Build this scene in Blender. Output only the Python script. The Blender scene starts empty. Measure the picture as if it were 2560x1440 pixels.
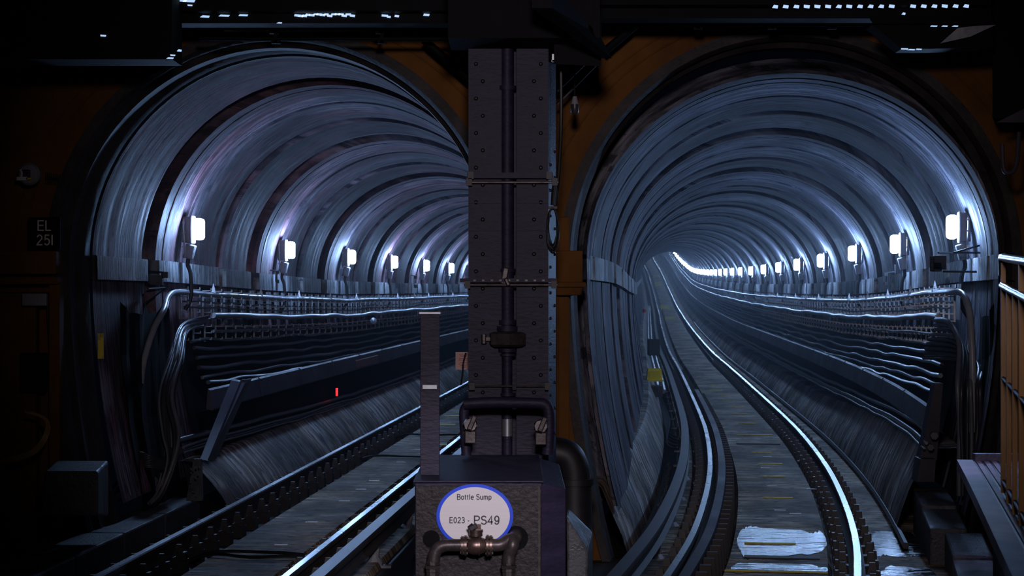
import bpy, bmesh, math, random
from mathutils import Vector
random.seed(7)
SC = bpy.context.scene
COL = SC.collection
F = 70.0/36.0*2560.0            # focal length in pixels
PI = math.pi

# ---------------------------------------------------------------- camera, world, light, exposure
cam_d = bpy.data.cameras.new('camera'); cam = bpy.data.objects.new('camera', cam_d); COL.objects.link(cam)
cam_d.lens = 70.0; cam_d.sensor_width = 36.0; cam_d.clip_end = 600.0; cam_d.clip_start = 0.1
cam.location = (0, 0, 0); cam.rotation_euler = (PI/2, 0, 0)
cam_d.dof.use_dof = True; cam_d.dof.focus_distance = 20.0; cam_d.dof.aperture_fstop = 5.6
SC.camera = cam
w = bpy.data.worlds.new('world'); SC.world = w; w.use_nodes = True
w.node_tree.nodes['Background'].inputs[0].default_value = (0.10, 0.14, 0.30, 1)
w.node_tree.nodes['Background'].inputs[1].default_value = 0.006
SC.view_settings.view_transform = 'Standard'; SC.view_settings.look = 'None'
SC.view_settings.gamma = 1.0; SC.view_settings.exposure = 0.0; SC.view_settings.use_curve_mapping = False
SC.cycles.max_bounces = 6; SC.cycles.diffuse_bounces = 2; SC.cycles.glossy_bounces = 3
SC.cycles.volume_bounces = 0; SC.cycles.caustics_reflective = False; SC.cycles.caustics_refractive = False
SC.cycles.sample_clamp_indirect = 4.0

def station_spot(name, loc, target, energy, color, spot, size=0.25, blend=0.9):
    d = bpy.data.lights.new(name, 'SPOT'); d.energy = energy; d.color = color
    d.spot_size = math.radians(spot); d.spot_blend = blend; d.shadow_soft_size = size
    o = bpy.data.objects.new(name, d); COL.objects.link(o); o.location = loc
    o.rotation_euler = (Vector(target)-Vector(loc)).to_track_quat('-Z', 'Y').to_euler()
    return o
# unseen spots added for the station light, each aimed to brighten one place
station_spot('station_spot_light', (0.7, 3.0, 1.5), (-0.35, 14.5, -1.9), 2300, (0.97, 0.9, 1.0), 13)
station_spot('station_spot_light', (0.1, 3.0, 1.8), (0.5, 19.0, 0.4), 1300, (1.0, 0.86, 0.92), 41, 0.3, 1.0)
station_spot('station_spot_light', (1.9, 8.5, 1.4), (3.0, 12.6, -0.4), 60, (1.0, 0.80, 0.78), 60)
station_spot('station_spot_light', (3.2, 13.2, 2.6), (3.5, 15.2, -1.3), 300, (0.62, 0.52, 1.0), 28)
LAMP_COL = (0.34, 0.56, 1.0)
LAMP_STR = 215.0
HAZE = {'L': 0.0018, 'R': 0.0036}

# ---------------------------------------------------------------- helpers
def px(x, y, Y):
    return Vector(((x-1280.0)/F*Y, Y, (720.0-y)/F*Y))
def interp(tab, v):
    if v <= tab[0][0]:
        (a, b), (c, d) = tab[0], tab[1]; return b+(d-b)*(v-a)/(c-a)
    n = len(tab)
    for i in range(n-1):
        if v <= tab[i+1][0]:
            x0, y0 = tab[i]; x1, y1 = tab[i+1]
            m0 = (y1-tab[i-1][1])/(x1-tab[i-1][0]) if i > 0 else (y1-y0)/(x1-x0)
            m1 = (tab[i+2][1]-y0)/(tab[i+2][0]-x0) if i+2 < n else (y1-y0)/(x1-x0)
            h = x1-x0; t = (v-x0)/h
            return ((2*t**3-3*t*t+1)*y0+(t**3-2*t*t+t)*h*m0+(-2*t**3+3*t*t)*y1+(t**3-t*t)*h*m1)
    (a, b), (c, d) = tab[-2], tab[-1]; return d+(d-b)*(v-c)/(c-a)
PATH_R = [(8, 0.55), (15.7, 1.96), (19, 2.5), (24, 3.13), (28.5, 3.58), (34, 4.03), (45.5, 4.8), (58, 5.6), (73, 6.5), (105, 8.65), (143, 11.25), (196, 14.5), (233, 16.3), (280, 17.6), (340, 16.5)]
ZR_R = [(0, -2.3), (60, -2.3), (80, -2.2), (105, -2.02), (143, -1.55), (170, -0.75), (196, 0.3), (233, 2.6), (280, 6.0), (340, 10.5)]
def cx(s, Y): return interp(PATH_R, Y) if s == 'R' else -3.65+0.068*Y
def zr(s, Y): return interp(ZR_R, Y) if s == 'R' else -2.3
SAG = [(0, 0.0), (19, 0.0), (23, -0.02), (29, -0.12), (36, -0.2), (45, -0.22), (400, -0.22)]
def sag(Y):
    for i in range(len(SAG)-1):
        if Y <= SAG[i+1][0]:
            t = (Y-SAG[i][0])/(SAG[i+1][0]-SAG[i][0]); return SAG[i][1]+(SAG[i+1][1]-SAG[i][1])*t
    return SAG[-1][1]
def T(s, Y, off, z):
    """point at distance Y along track s, 'off' sideways from its centre, z above rail top"""
    e = 0.05; dx = (cx(s, Y+e)-cx(s, Y-e))/(2*e); l = math.hypot(1, dx)
    return Vector((cx(s, Y)+off/l, Y-off*dx/l, zr(s, Y)+z))
def heading(s, Y):
    e = 0.05; return math.atan((cx(s, Y+e)-cx(s, Y-e))/(2*e))
def lz(Y): return 2.3+sag(Y)    # lining datum above rail top

class MB:
    def __init__(self): self.v = []; self.f = []; self.m = []; self.uv = None
    def quadstrip_grid(self, rows, mats=None, closed=False, flip=False):
        b = len(self.v); n = len(rows[0])
        for r in rows: self.v.extend(r)
        for i in range(len(rows)-1):
            for j in range(n if closed else n-1):
                k = (j+1) % n
                q = (b+i*n+j, b+i*n+k, b+(i+1)*n+k, b+(i+1)*n+j)
                self.f.append(q[::-1] if flip else q); self.m.append(mats[j] if mats else 0)
    def poly(self, pts, m=0):
        b = len(self.v); self.v.extend(pts); self.f.append(tuple(range(b, b+len(pts)))); self.m.append(m)
    def box(self, c, s, rz=0.0, m=0, taper=1.0, rx=0.0, ry=0.0):
        from mathutils import Euler
        R = Euler((rx, ry, rz)).to_matrix(); c = Vector(c); b = len(self.v)
        for dz in (-1, 1):
            k = taper if dz > 0 else 1.0
            for dx, dy in ((-1, -1), (1, -1), (1, 1), (-1, 1)):
                self.v.append(c+R@Vector((dx*s[0]/2*k, dy*s[1]/2*k, dz*s[2]/2)))
        for q in ((0, 3, 2, 1), (4, 5, 6, 7), (0, 1, 5, 4), (1, 2, 6, 5), (2, 3, 7, 6), (3, 0, 4, 7)):
            self.f.append(tuple(b+i for i in q)); self.m.append(m)
    def hexa(self, p, m=0):   # 8 points: bottom 4, top 4
        b = len(self.v); self.v.extend(Vector(a) for a in p)
        for q in ((0, 3, 2, 1), (4, 5, 6, 7), (0, 1, 5, 4), (1, 2, 6, 5), (2, 3, 7, 6), (3, 0, 4, 7)):
            self.f.append(tuple(b+i for i in q)); self.m.append(m)
    def tube(self, pts, r, n=8, m=0, cap=True):
        pts = [Vector(p) for p in pts]; rows = []; up = Vector((0.13, 0.31, 0.94)).normalized(); last = None
        for i, p in enumerate(pts):
            d = (pts[min(i+1, len(pts)-1)]-pts[max(i-1, 0)])
            if d.length < 1e-9: d = Vector((0, 0, 1))
            d.normalize()
            if last is None: a = d.cross(up); a = a if a.length > 1e-4 else d.cross(Vector((1, 0, 0)))
            else: a = last-d*last.dot(d)
            a.normalize(); last = a; c = d.cross(a); rr = r[i] if isinstance(r, (list, tuple)) else r
            rows.append([p+a*math.cos(t*2*PI/n)*rr+c*math.sin(t*2*PI/n)*rr for t in range(n)])
        self.quadstrip_grid(rows, [m]*n, closed=True)
        if cap: self.poly(rows[0], m); self.poly(rows[-1][::-1], m)
    def rivet(self, c, d, r, h=0.5):
        d = Vector(d).normalized(); c = Vector(c)
        self.tube([c, c+d*r*h*0.6, c+d*r*h], [r, r*0.8, r*0.35], 8)
    def build(self, name, mat, parent=None, smooth=False, bevel=0.0, uv=None, split=0.6):
        me = bpy.data.meshes.new(name); me.from_pydata([tuple(v) for v in self.v], [], self.f)
        mats = mat if isinstance(mat, (list, tuple)) else [mat]
        for a in mats: me.materials.append(a)
        if len(mats) > 1: me.polygons.foreach_set('material_index', self.m)
        if uv:
            L = me.uv_layers.new(name='UVMap')
            for l in me.loops: L.data[l.index].uv = uv[l.vertex_index]
        me.validate(); me.update()
        bm = bmesh.new(); bm.from_mesh(me); bmesh.ops.recalc_face_normals(bm, faces=bm.faces)
        bm.to_mesh(me); bm.free()
        if smooth:
            me.polygons.foreach_set('use_smooth', [True]*len(me.polygons))
            me.set_sharp_from_angle(angle=split)
        o = bpy.data.objects.new(name, me); COL.objects.link(o)
        if bevel:
            b = o.modifiers.new('bevel', 'BEVEL'); b.width = bevel; b.segments = 2; b.limit_method = 'ANGLE'
        if parent is not None: o.parent = parent
        return o
def tag(o, label, cat, group=None, kind=None):
    o['label'] = label; o['category'] = cat
    if group: o['group'] = group
    if kind: o['kind'] = kind
    return o
def struct(o): o['kind'] = 'structure'; return o
def empty(name, loc=(0, 0, 0), rz=0.0):
    o = bpy.data.objects.new(name, None); COL.objects.link(o); o.location = loc; o.rotation_euler = (0, 0, rz)
    o.empty_display_size = 0.1; return o
def copy_tree(o, parent=None):
    c = o.copy(); COL.objects.link(c)
    if parent is not None: c.parent = parent
    for ch in list(o.children): copy_tree(ch, c)
    return c
def bez(pts, n=8):
    """smooth curve through points"""
    P = [Vector(p) for p in pts]; out = []
    for i in range(len(P)-1):
        a = P[max(i-1, 0)]; b = P[i]; c = P[i+1]; d = P[min(i+2, len(P)-1)]
        for k in range(n):
            t = k/n
            out.append(0.5*((2*b)+(c-a)*t+(2*a-5*b+4*c-d)*t*t+(3*b-a-3*c+d)*t**3))
    out.append(P[-1]); return out
TENS = ['twenty', 'thirty', 'forty', 'fifty', 'sixty', 'seventy', 'eighty', 'ninety']
def nth(k): return ORD[k] if k < 20 else TENS[(k+1)//10-2]+('' if (k+1) % 10 == 0 else '-'+ORD[(k+1) % 10-1]) if (k+1) % 10 else {20: 'twentieth', 30: 'thirtieth', 40: 'fortieth', 50: 'fiftieth', 60: 'sixtieth', 70: 'seventieth', 80: 'eightieth', 90: 'ninetieth'}[k+1]
ORD = ['first', 'second', 'third', 'fourth', 'fifth', 'sixth', 'seventh', 'eighth', 'ninth', 'tenth', 'eleventh', 'twelfth', 'thirteenth', 'fourteenth', 'fifteenth', 'sixteenth', 'seventeenth', 'eighteenth', 'nineteenth', 'twentieth']

# ---------------------------------------------------------------- materials
def new_mat(name):
    m = bpy.data.materials.new(name); m.use_nodes = True; nt = m.node_tree
    return m, nt, nt.nodes['Principled BSDF']
def mat(name, col, rough=0.6, metal=0.0, var=0.3, scale=8.0, stretch=(1, 1, 1), bump=0.0, bscale=30.0, col2=None, spec=0.5, uv=False, rvar=0.0, lo=0.35, hi=0.65, detail=6.0):
    m, nt, b = new_mat(name); N = nt.nodes.new; Lk = nt.links.new
    tc = N('ShaderNodeTexCoord'); mp = N('ShaderNodeMapping'); mp.inputs['Scale'].default_value = stretch
    Lk(tc.outputs['UV' if uv else 'Object'], mp.inputs[0])
    nz = N('ShaderNodeTexNoise'); nz.inputs['Scale'].default_value = scale; nz.inputs['Detail'].default_value = detail; nz.inputs['Roughness'].default_value = 0.65
    Lk(mp.outputs[0], nz.inputs['Vector'])
    cr = N('ShaderNodeValToRGB'); c2 = col2 or tuple(c*(1-var) for c in col)
    cr.color_ramp.elements[0].position = lo; cr.color_ramp.elements[0].color = (*c2, 1)
    cr.color_ramp.elements[1].position = hi; cr.color_ramp.elements[1].color = (*col, 1)
    Lk(nz.outputs['Fac'], cr.inputs[0]); Lk(cr.outputs[0], b.inputs['Base Color'])
    b.inputs['Roughness'].default_value = rough; b.inputs['Metallic'].default_value = metal
    b.inputs['Specular IOR Level'].default_value = spec
    if rvar:
        mr = N('ShaderNodeMapRange'); mr.inputs[1].default_value = lo; mr.inputs[2].default_value = hi
        mr.inputs[3].default_value = max(0.05, rough-rvar); mr.inputs[4].default_value = min(1, rough+rvar)
        Lk(nz.outputs['Fac'], mr.inputs[0]); Lk(mr.outputs[0], b.inputs['Roughness'])
    if bump:
        n2 = N('ShaderNodeTexNoise'); n2.inputs['Scale'].default_value = bscale; n2.inputs['Detail'].default_value = 4
        Lk(mp.outputs[0], n2.inputs['Vector'])
        bp = N('ShaderNodeBump'); bp.inputs['Strength'].default_value = bump; bp.inputs['Distance'].default_value = 0.02
        Lk(n2.outputs['Fac'], bp.inputs['Height']); Lk(bp.outputs[0], b.inputs['Normal'])
    return m
def concrete(name, base, dark, stain=None, fr=1.0):
    """lining concrete; uv = (metres round the arch, metres along the tunnel), streaks run round the arch"""
    m, nt, b = new_mat(name); N = nt.nodes.new; Lk = nt.links.new
    tc = N('ShaderNodeTexCoord')
    def noise(sc, st, det=5, rough=0.6):
        mp = N('ShaderNodeMapping'); mp.inputs['Scale'].default_value = (st[0], st[1], 1); Lk(tc.outputs['UV'], mp.inputs[0])
        n = N('ShaderNodeTexNoise'); n.inputs['Scale'].default_value = sc; n.inputs['Detail'].default_value = det; n.inputs['Roughness'].default_value = rough
        n.noise_dimensions = '2D'; Lk(mp.outputs[0], n.inputs['Vector']); return n
    def ramp(n, p0, c0, p1, c1):
        r = N('ShaderNodeValToRGB'); e = r.color_ramp.elements; e[0].position = p0; e[0].color = c0; e[1].position = p1; e[1].color = c1
        Lk(n.outputs['Fac'], r.inputs[0]); return r
    n1 = noise(1.0, (0.45*fr, 7.0)); n2 = noise(1.0, (2.2*fr, 24.0)); n3 = noise(1.0, (0.6*fr, 0.6), 3); n4 = noise(1.0, (0.25*fr, 0.8), 4)
    r1 = ramp(n1, 0.40, (*dark, 1), 0.60, (*base, 1))
    r2 = ramp(n2, 0.36, (0.25, 0.25, 0.25, 1), 0.60, (1.3, 1.3, 1.3, 1))
    mx = N('ShaderNodeMix'); mx.data_type = 'RGBA'; mx.blend_type = 'MULTIPLY'; mx.inputs[0].default_value = 0.8
    Lk(r1.outputs[0], mx.inputs[6]); Lk(r2.outputs[0], mx.inputs[7])
    r3 = ramp(n3, 0.38, (0.42, 0.43, 0.45, 1), 0.62, (1.15, 1.15, 1.15, 1))
    mx2 = N('ShaderNodeMix'); mx2.data_type = 'RGBA'; mx2.blend_type = 'MULTIPLY'; mx2.inputs[0].default_value = 1.0
    Lk(mx.outputs[2], mx2.inputs[6]); Lk(r3.outputs[0], mx2.inputs[7]); last = mx2.outputs[2]
    if stain:
        r4 = ramp(n4, 0.40, (0, 0, 0, 1), 0.58, (0.85, 0.85, 0.85, 1))
        mx3 = N('ShaderNodeMix'); mx3.data_type = 'RGBA'; mx3.blend_type = 'MULTIPLY'
        Lk(r4.outputs[0], mx3.inputs[0]); Lk(last, mx3.inputs[6]); mx3.inputs[7].default_value = (*stain, 1); last = mx3.outputs[2]
    n5 = noise(1.0, (3.0*fr, 6.0), 6, 0.7); r5 = ramp(n5, 0.56, (1, 1, 1, 1), 0.62, (0.32, 0.33, 0.36, 1))
    mx5 = N('ShaderNodeMix'); mx5.data_type = 'RGBA'; mx5.blend_type = 'MULTIPLY'; mx5.inputs[0].default_value = 1.0
    Lk(last, mx5.inputs[6]); Lk(r5.outputs[0], mx5.inputs[7]); last = mx5.outputs[2]
    Lk(last, b.inputs['Base Color'])
    mr = N('ShaderNodeMapRange'); mr.inputs[1].default_value = 0.3; mr.inputs[2].default_value = 0.7; mr.inputs[3].default_value = 0.55; mr.inputs[4].default_value = 0.9; b.inputs['Specular IOR Level'].default_value = 0.28
    Lk(n1.outputs['Fac'], mr.inputs[0]); Lk(mr.outputs[0], b.inputs['Roughness'])
    ad = N('ShaderNodeMath'); ad.operation = 'ADD'; Lk(n1.outputs['Fac'], ad.inputs[0]); Lk(n2.outputs['Fac'], ad.inputs[1])
    bp = N('ShaderNodeBump'); bp.inputs['Strength'].default_value = 0.5; bp.inputs['Distance'].default_value = 0.03
    Lk(ad.outputs[0], bp.inputs['Height']); Lk(bp.outputs[0], b.inputs['Normal'])
    return m
def emis(name, col, s):
    m, nt, b = new_mat(name); b.inputs['Base Color'].default_value = (0.8, 0.8, 0.8, 1)
    b.inputs['Emission Color'].default_value = (*col, 1); b.inputs['Emission Strength'].default_value = s; return m

M = {}
M['lining_l'] = concrete('lining concrete left', (0.36, 0.285, 0.32), (0.065, 0.052, 0.072), (1.0, 0.46, 0.52))  # pink stains, deepened to paint in the pink station light
M['lining_r'] = concrete('lining concrete right', (0.26, 0.255, 0.285), (0.05, 0.052, 0.07), (0.78, 0.76, 0.88))
M['cornice'] = concrete('cornice stone', (0.58, 0.60, 0.62), (0.26, 0.27, 0.28))
M['reveal'] = mat('portal rim stone', (0.06, 0.05, 0.05), 0.6, var=0.6, scale=3, bump=0.3, bscale=20, spec=0.3)
M['yellow'] = mat('ochre painted wall', (0.21, 0.088, 0.02), 0.8, scale=1.3, col2=(0.10, 0.04, 0.013), bump=0.1, bscale=6, lo=0.3, hi=0.7, spec=0.15)
M['slab'] = concrete('track slab', (0.80, 0.70, 0.54), (0.20, 0.165, 0.13), (0.62, 0.52, 0.42), 2.0)
M['trough'] = mat('track bed', (0.035, 0.033, 0.035), 0.6, scale=2, var=0.6)
M['haunch'] = concrete('haunch concrete', (0.75, 0.74, 0.72), (0.24, 0.20, 0.17), (0.72, 0.60, 0.50))
M['steel'] = mat('polished rail steel', (0.62, 0.64, 0.66), 0.27, 1.0, var=0.12, scale=0.6, stretch=(1, 0.6, 1), rvar=0.03)
M['steel_dull'] = mat('worn rail steel', (0.42, 0.43, 0.45), 0.42, 1.0, var=0.25, scale=0.8, stretch=(1, 0.8, 1), rvar=0.04)
M['rust'] = mat('rusty rail side', (0.045, 0.032, 0.03), 0.65, 0.0, var=0.5, scale=5)
M['iron'] = mat('dark cast iron', (0.022, 0.020, 0.024), 0.5, 0.2, var=0.4, scale=9)
M['black'] = mat('black rubber', (0.012, 0.012, 0.014), 0.5, var=0.3)
M['cable'] = mat('grey cable sheath', (0.16, 0.17, 0.20), 0.38, var=0.4, scale=3)
M['cable_dark'] = mat('dark cable sheath', (0.045, 0.045, 0.055), 0.35, var=0.4, scale=3)
M['conduit'] = mat('pale conduit', (0.34, 0.36, 0.40), 0.35, var=0.3, scale=3)
M['galv'] = mat('galvanised steel', (0.40, 0.42, 0.46), 0.4, 0.7, var=0.3, scale=8)
M['column'] = mat('purple grey painted steel', (0.028, 0.021, 0.054), 0.55, 0.0, scale=4, stretch=(1, 1, 3), col2=(0.016, 0.012, 0.032), bump=0.25, bscale=14, spec=0.3)
M['box'] = mat('rust brown scratched steel', (0.030, 0.023, 0.026), 0.55, 0.1, scale=7, stretch=(1, 1, 1), col2=(0.015, 0.011, 0.013), bump=0.5, bscale=26, spec=0.3)
M['pipe'] = mat('worn pipe', (0.085, 0.066, 0.066), 0.4, 0.35, scale=9, col2=(0.035, 0.028, 0.03), bump=0.15, bscale=18)
M['bronze'] = mat('bronze valve', (0.20, 0.13, 0.11), 0.36, 0.7, scale=12, col2=(0.09, 0.06, 0.055))
M['bolt'] = mat('bright bolt', (0.42, 0.38, 0.36), 0.35, 0.8, var=0.4, scale=20)
M['white'] = mat('white sign enamel', (0.78, 0.74, 0.76), 0.35, var=0.06, scale=5, stretch=(0.3, 1, 9))
M['blue'] = mat('blue sign rim', (0.0, 0.06, 0.80), 0.35, var=0.05)
M['ink'] = mat('black lettering', (0.012, 0.012, 0.02), 0.5, var=0.1)
M['signblack'] = mat('black sign plate', (0.004, 0.004, 0.005), 0.9, var=0.1, spec=0.05)
M['signtext'] = mat('cream lettering', (0.85, 0.78, 0.68), 0.6, var=0.1)
M['yel'] = mat('yellow plastic', (0.85, 0.62, 0.01), 0.45, var=0.12, scale=6)
M['pyel'] = mat('pale yellow paint', (0.85, 0.80, 0.25), 0.5, var=0.1, scale=6)
M['ywear'] = mat('worn yellow paint', (0.80, 0.62, 0.04), 0.6, scale=9, col2=(0.30, 0.25, 0.08), lo=0.35, hi=0.5)
M['tagw'] = mat('white marker', (0.85, 0.85, 0.88), 0.4, var=0.1)
M['peach'] = mat('faded peach notice', (0.62, 0.36, 0.32), 0.6, var=0.15, scale=6)
M['peachink'] = mat('faded red print', (0.30, 0.10, 0.11), 0.6, var=0.1)
M['duct'] = mat('purple grey duct cover', (0.07, 0.058, 0.078), 0.5, scale=1.2, stretch=(1, 0.6, 1), col2=(0.035, 0.03, 0.042), rvar=0.1, spec=0.3)
M['soot'] = mat('soot black board', (0.006, 0.006, 0.008), 0.85, var=0.3, spec=0.1)  # near-black; paints in the shade behind and under the cable runs
M['ductred'] = mat('rust red patch', (0.20, 0.045, 0.05), 0.5, var=0.3)
M['kerb'] = mat('kerb concrete', (0.10, 0.105, 0.115), 0.55, scale=6, stretch=(1, 1, 1), col2=(0.045, 0.045, 0.052), bump=0.4, bscale=40, rvar=0.15)
M['timber'] = mat('dark timber sleeper', (0.05, 0.045, 0.045), 0.6, scale=4, stretch=(0.6, 8, 1), var=0.5, bump=0.3, bscale=6)
M['beam'] = mat('sooty steel beam', (0.004, 0.0035, 0.006), 0.7, 0.0, var=0.4, scale=3, spec=0.15)
M['railwood'] = mat('orange painted bars', (0.50, 0.29, 0.12), 0.5, var=0.25, scale=6, stretch=(1, 1, 0.4))
M['chrome'] = mat('brushed handrail steel', (0.55, 0.50, 0.50), 0.25, 1.0, var=0.25, scale=4)
M['platform'] = mat('platform paving', (0.26, 0.23, 0.30), 0.55, scale=3, col2=(0.17, 0.15, 0.2), bump=0.2, bscale=25)
M['housing'] = mat('lamp housing', (0.30, 0.30, 0.33), 0.5, var=0.2)
M['red'] = emis('red tail light', (1.0, 0.02, 0.02), 1.2)
M['redp'] = mat('red plastic', (0.75, 0.04, 0.05), 0.4, var=0.1)
M['glow'] = emis('lamp diffuser glow', LAMP_COL, LAMP_STR)
M['chip_glow'] = emis('glowing roof chip', (0.45, 0.68, 1.0), 0.9)  # emits to stand for bright glints
M['water'] = mat('wet slab film', (0.05, 0.055, 0.06), 0.10, 0.0, scale=6, col2=(0.012, 0.014, 0.018), stretch=(0.8, 3, 1), spec=1.0)
def wet(m):
    nt = m.node_tree; b = nt.nodes['Principled BSDF']; N = nt.nodes.new; Lk = nt.links.new
    tc = N('ShaderNodeTexCoord'); mp = N('ShaderNodeMapping'); mp.inputs['Scale'].default_value = (1.6, 5.5, 1); Lk(tc.outputs['Object'], mp.inputs[0])
    n = N('ShaderNodeTexNoise'); n.inputs['Scale'].default_value = 2.2; n.inputs['Detail'].default_value = 8; n.inputs['Roughness'].default_value = 0.7; Lk(mp.outputs[0], n.inputs['Vector'])
    r = N('ShaderNodeMapRange'); r.inputs[1].default_value = 0.52; r.inputs[2].default_value = 0.60; r.inputs[3].default_value = 0.07; r.inputs[4].default_value = 0.55; Lk(n.outputs['Fac'], r.inputs[0]); Lk(r.outputs[0], b.inputs['Roughness'])
    n2 = N('ShaderNodeTexNoise'); n2.inputs['Scale'].default_value = 6; n2.inputs['Detail'].default_value = 5; Lk(mp.outputs[0], n2.inputs['Vector'])
    bp = N('ShaderNodeBump'); bp.inputs['Strength'].default_value = 0.28; bp.inputs['Distance'].default_value = 0.02; Lk(n2.outputs['Fac'], bp.inputs['Height']); Lk(bp.outputs[0], b.inputs['Normal'])
wet(M['water'])
M['drop'] = mat('water in gutter', (0.1, 0.1, 0.12), 0.08, 0.0, var=0.2, spec=1.0)

# ---------------------------------------------------------------- tunnel lining
L_PER = 6.15
E0 = {'L': 22.4, 'R': 20.0}
def period(s, n):
    return E0[s]+n*L_PER
# (start, inset) steps inside one period; inset = outward from ring face
STEPS = [(0.0, 0.0), (0.30, 0.0), (0.31, 0.025), (0.35, 0.025), (0.36, 0.0), (1.60, 0.0), (1.62, 0.07), (1.76, 0.07), (1.78, 0.0), (3.30, 0.0),
         (3.32, 0.22), (3.72, 0.22), (3.75, 0.0), (4.0, 0.0), (4.01, 0.025), (4.05, 0.025), (4.06, 0.01), (5.48, 0.02), (5.50, 0.25), (6.12, 0.25)]
def stations(s, Y1):
    st = []
    # short bay between portal and the first ring
    e = E0[s]
    for y, i in ((19.75, 0.0), (e-0.55, 0.02), (e-0.52, 0.22), (e-0.03, 0.22)) if s == 'L' else ((19.05, -0.05), (19.45, -0.05), (19.47, 0.03), (19.75, 0.03), (19.8, 0.0), (e-0.75, 0.0), (e-0.7, 0.2), (e-0.05, 0.2)):
        if not st or y > st[-1][0]+0.001: st.append((y, i))
    n = 0
    while period(s, n) < Y1:
        for a, i in STEPS: st.append((period(s, n)+a, i))
        n += 1
    return st
def arch_pts(s, Y, ins, z0=None):
    """cross-section from bottom left over the crown to bottom right: list of (off, z above rail)"""
    W = 2.0+ins; H = (interp([(18, 2.03), (22.5, 2.03), (28.5, 1.96), (34.7, 1.86), (45, 1.80), (60, 1.80)], min(Y, 60)) if s == 'L' else 1.84-0.06*min(1, max(0, (Y-24)/10)))+ins; zs = lz(Y)+0.27; out = []
    zb = 0.15
    for i in range(9):
        t = i/9; z = zb+(zs-zb)*t; k = (zs-z)/2.6
        out.append((-(W-0.36*k*k), z))
    for i in range(41):
        a = PI-i*PI/40; out.append((W*math.cos(a), zs+H*math.sin(a)))
    for i in range(8, -1, -1):
        t = i/9; z = zb+(zs-zb)*t; k = (zs-z)/2.6
        out.append((W-0.36*k*k, z))
    return out
def toff(s, Y):   # the bore centre sits slightly off the track centre near the portal
    a = {'L': 0.12, 'R': 0.15}[s]; return a*max(0.0, min(1.0, (30-Y)/11.0))
def lining(s, Y1, name, m):
    mb = MB(); rows = []; uv = []
    for Y, ins in stations(s, Y1):
        pts = arch_pts(s, Y, ins); acc = 0; row = []; prev = None
        for o, z in pts:
            if prev: acc += math.hypot(o-prev[0], z-prev[1])
            prev = (o, z); row.append(T(s, Y, o+toff(s, Y), z)); uv.append((acc, Y))
        rows.append(row)
    mb.quadstrip_grid(rows)
    return struct(mb.build(name, m, smooth=True, uv=uv, split=0.5))
lining('L', 120, 'wall_left', M['lining_l'])
lining('R', 330, 'wall_right', M['lining_r'])

# cornice: stone string course on both sides of each bore
def cornice(s, side, Y1, name):
    mb = MB(); rows = []; uv = []
    y = 19.05; ins_at = []
    for Y, ins in stations(s, Y1):
        if ins < 0.1: v = 0.0
        elif ins < 0.15: v = 0.09
        else: v = 0.09
        ins_at.append((Y, v))
    for Y, v in ins_at:
        W = 2.0+v; o1 = W-0.05; zt = lz(Y)+0.34; zb_ = lz(Y)+0.09
        prof = [(W+0.1, zt), (o1, zt-0.01), (o1-0.005, zb_), (W+0.1, zb_-0.01)]
        rows.append([T(s, Y, side*a+toff(s, Y), z) for a, z in prof]); uv += [(0, Y), (0.15, Y), (0.4, Y), (0.55, Y)]
    mb.quadstrip_grid(rows)
    return struct(mb.build(name, M['cornice'], uv=uv, smooth=True, split=0.4))
cornice('L', -1, 115, 'trim_1'); cornice('L', 1, 115, 'trim_2')
cornice('R', -1, 300, 'trim_3'); cornice('R', 1, 300, 'trim_4')

# ---------------------------------------------------------------- floors, haunches
def ys_of(s, y0, y1, step=1.0, grow=1.01):
    out = []; y = y0; st = step
    while y < y1: out.append(y); y += st; st *= grow
    out.append(y1); return out
def sweep(mb, s, prof, ys, mats=None, closed=True, caps=True):
    rows = [[T(s, Y, a, z) for a, z in prof] for Y in ys]
    mb.quadstrip_grid(rows, mats, closed)
    if closed and caps: mb.poly(rows[0]); mb.poly(rows[-1][::-1])
for s, Y1, nm in (('L', 115, 'floor_left'), ('R', 320, 'floor_right')):
    mb = MB(); ys = ys_of(s, 8, Y1)
    prof = [(-1.9, -0.30), (-1.18, -0.30), (-1.15, -0.24), (-1.0, -0.24), (-0.97, -0.30), (-0.44, -0.30), (-0.40, -0.20), (0.40, -0.20), (0.44, -0.30), (0.97, -0.30), (1.0, -0.24), (1.15, -0.24), (1.18, -0.30), (1.9, -0.30)]
    if s == 'R': prof = [(-1.9, -0.30), (-1.18, -0.30), (-1.15, -0.24), (-1.0, -0.24), (-0.97, -0.30), (-0.44, -0.30), (-0.40, -0.20), (0.50, -0.20), (0.54, -0.30), (0.93, -0.30), (0.96, -0.22), (1.6, -0.22), (1.9, -0.22)]
    ms = [1 if (a[1] <= -0.29 and b[1] <= -0.29) else 0 for a, b in zip(prof, prof[1:])]
    mb.quadstrip_grid([[T(s, Y, a, z) for a, z in prof] for Y in ys], ms, closed=False)
    struct(mb.build(nm, [M['slab'], M['trough']], uv=[(a, Y) for Y in ys for a, z in prof]))
mb = MB(); mb.poly([Vector(p) for p in ((-9, 4, -2.62), (9, 4, -2.62), (9, 19.2, -2.62), (-9, 19.2, -2.62))]); struct(mb.build('floor', M['trough']))

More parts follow.
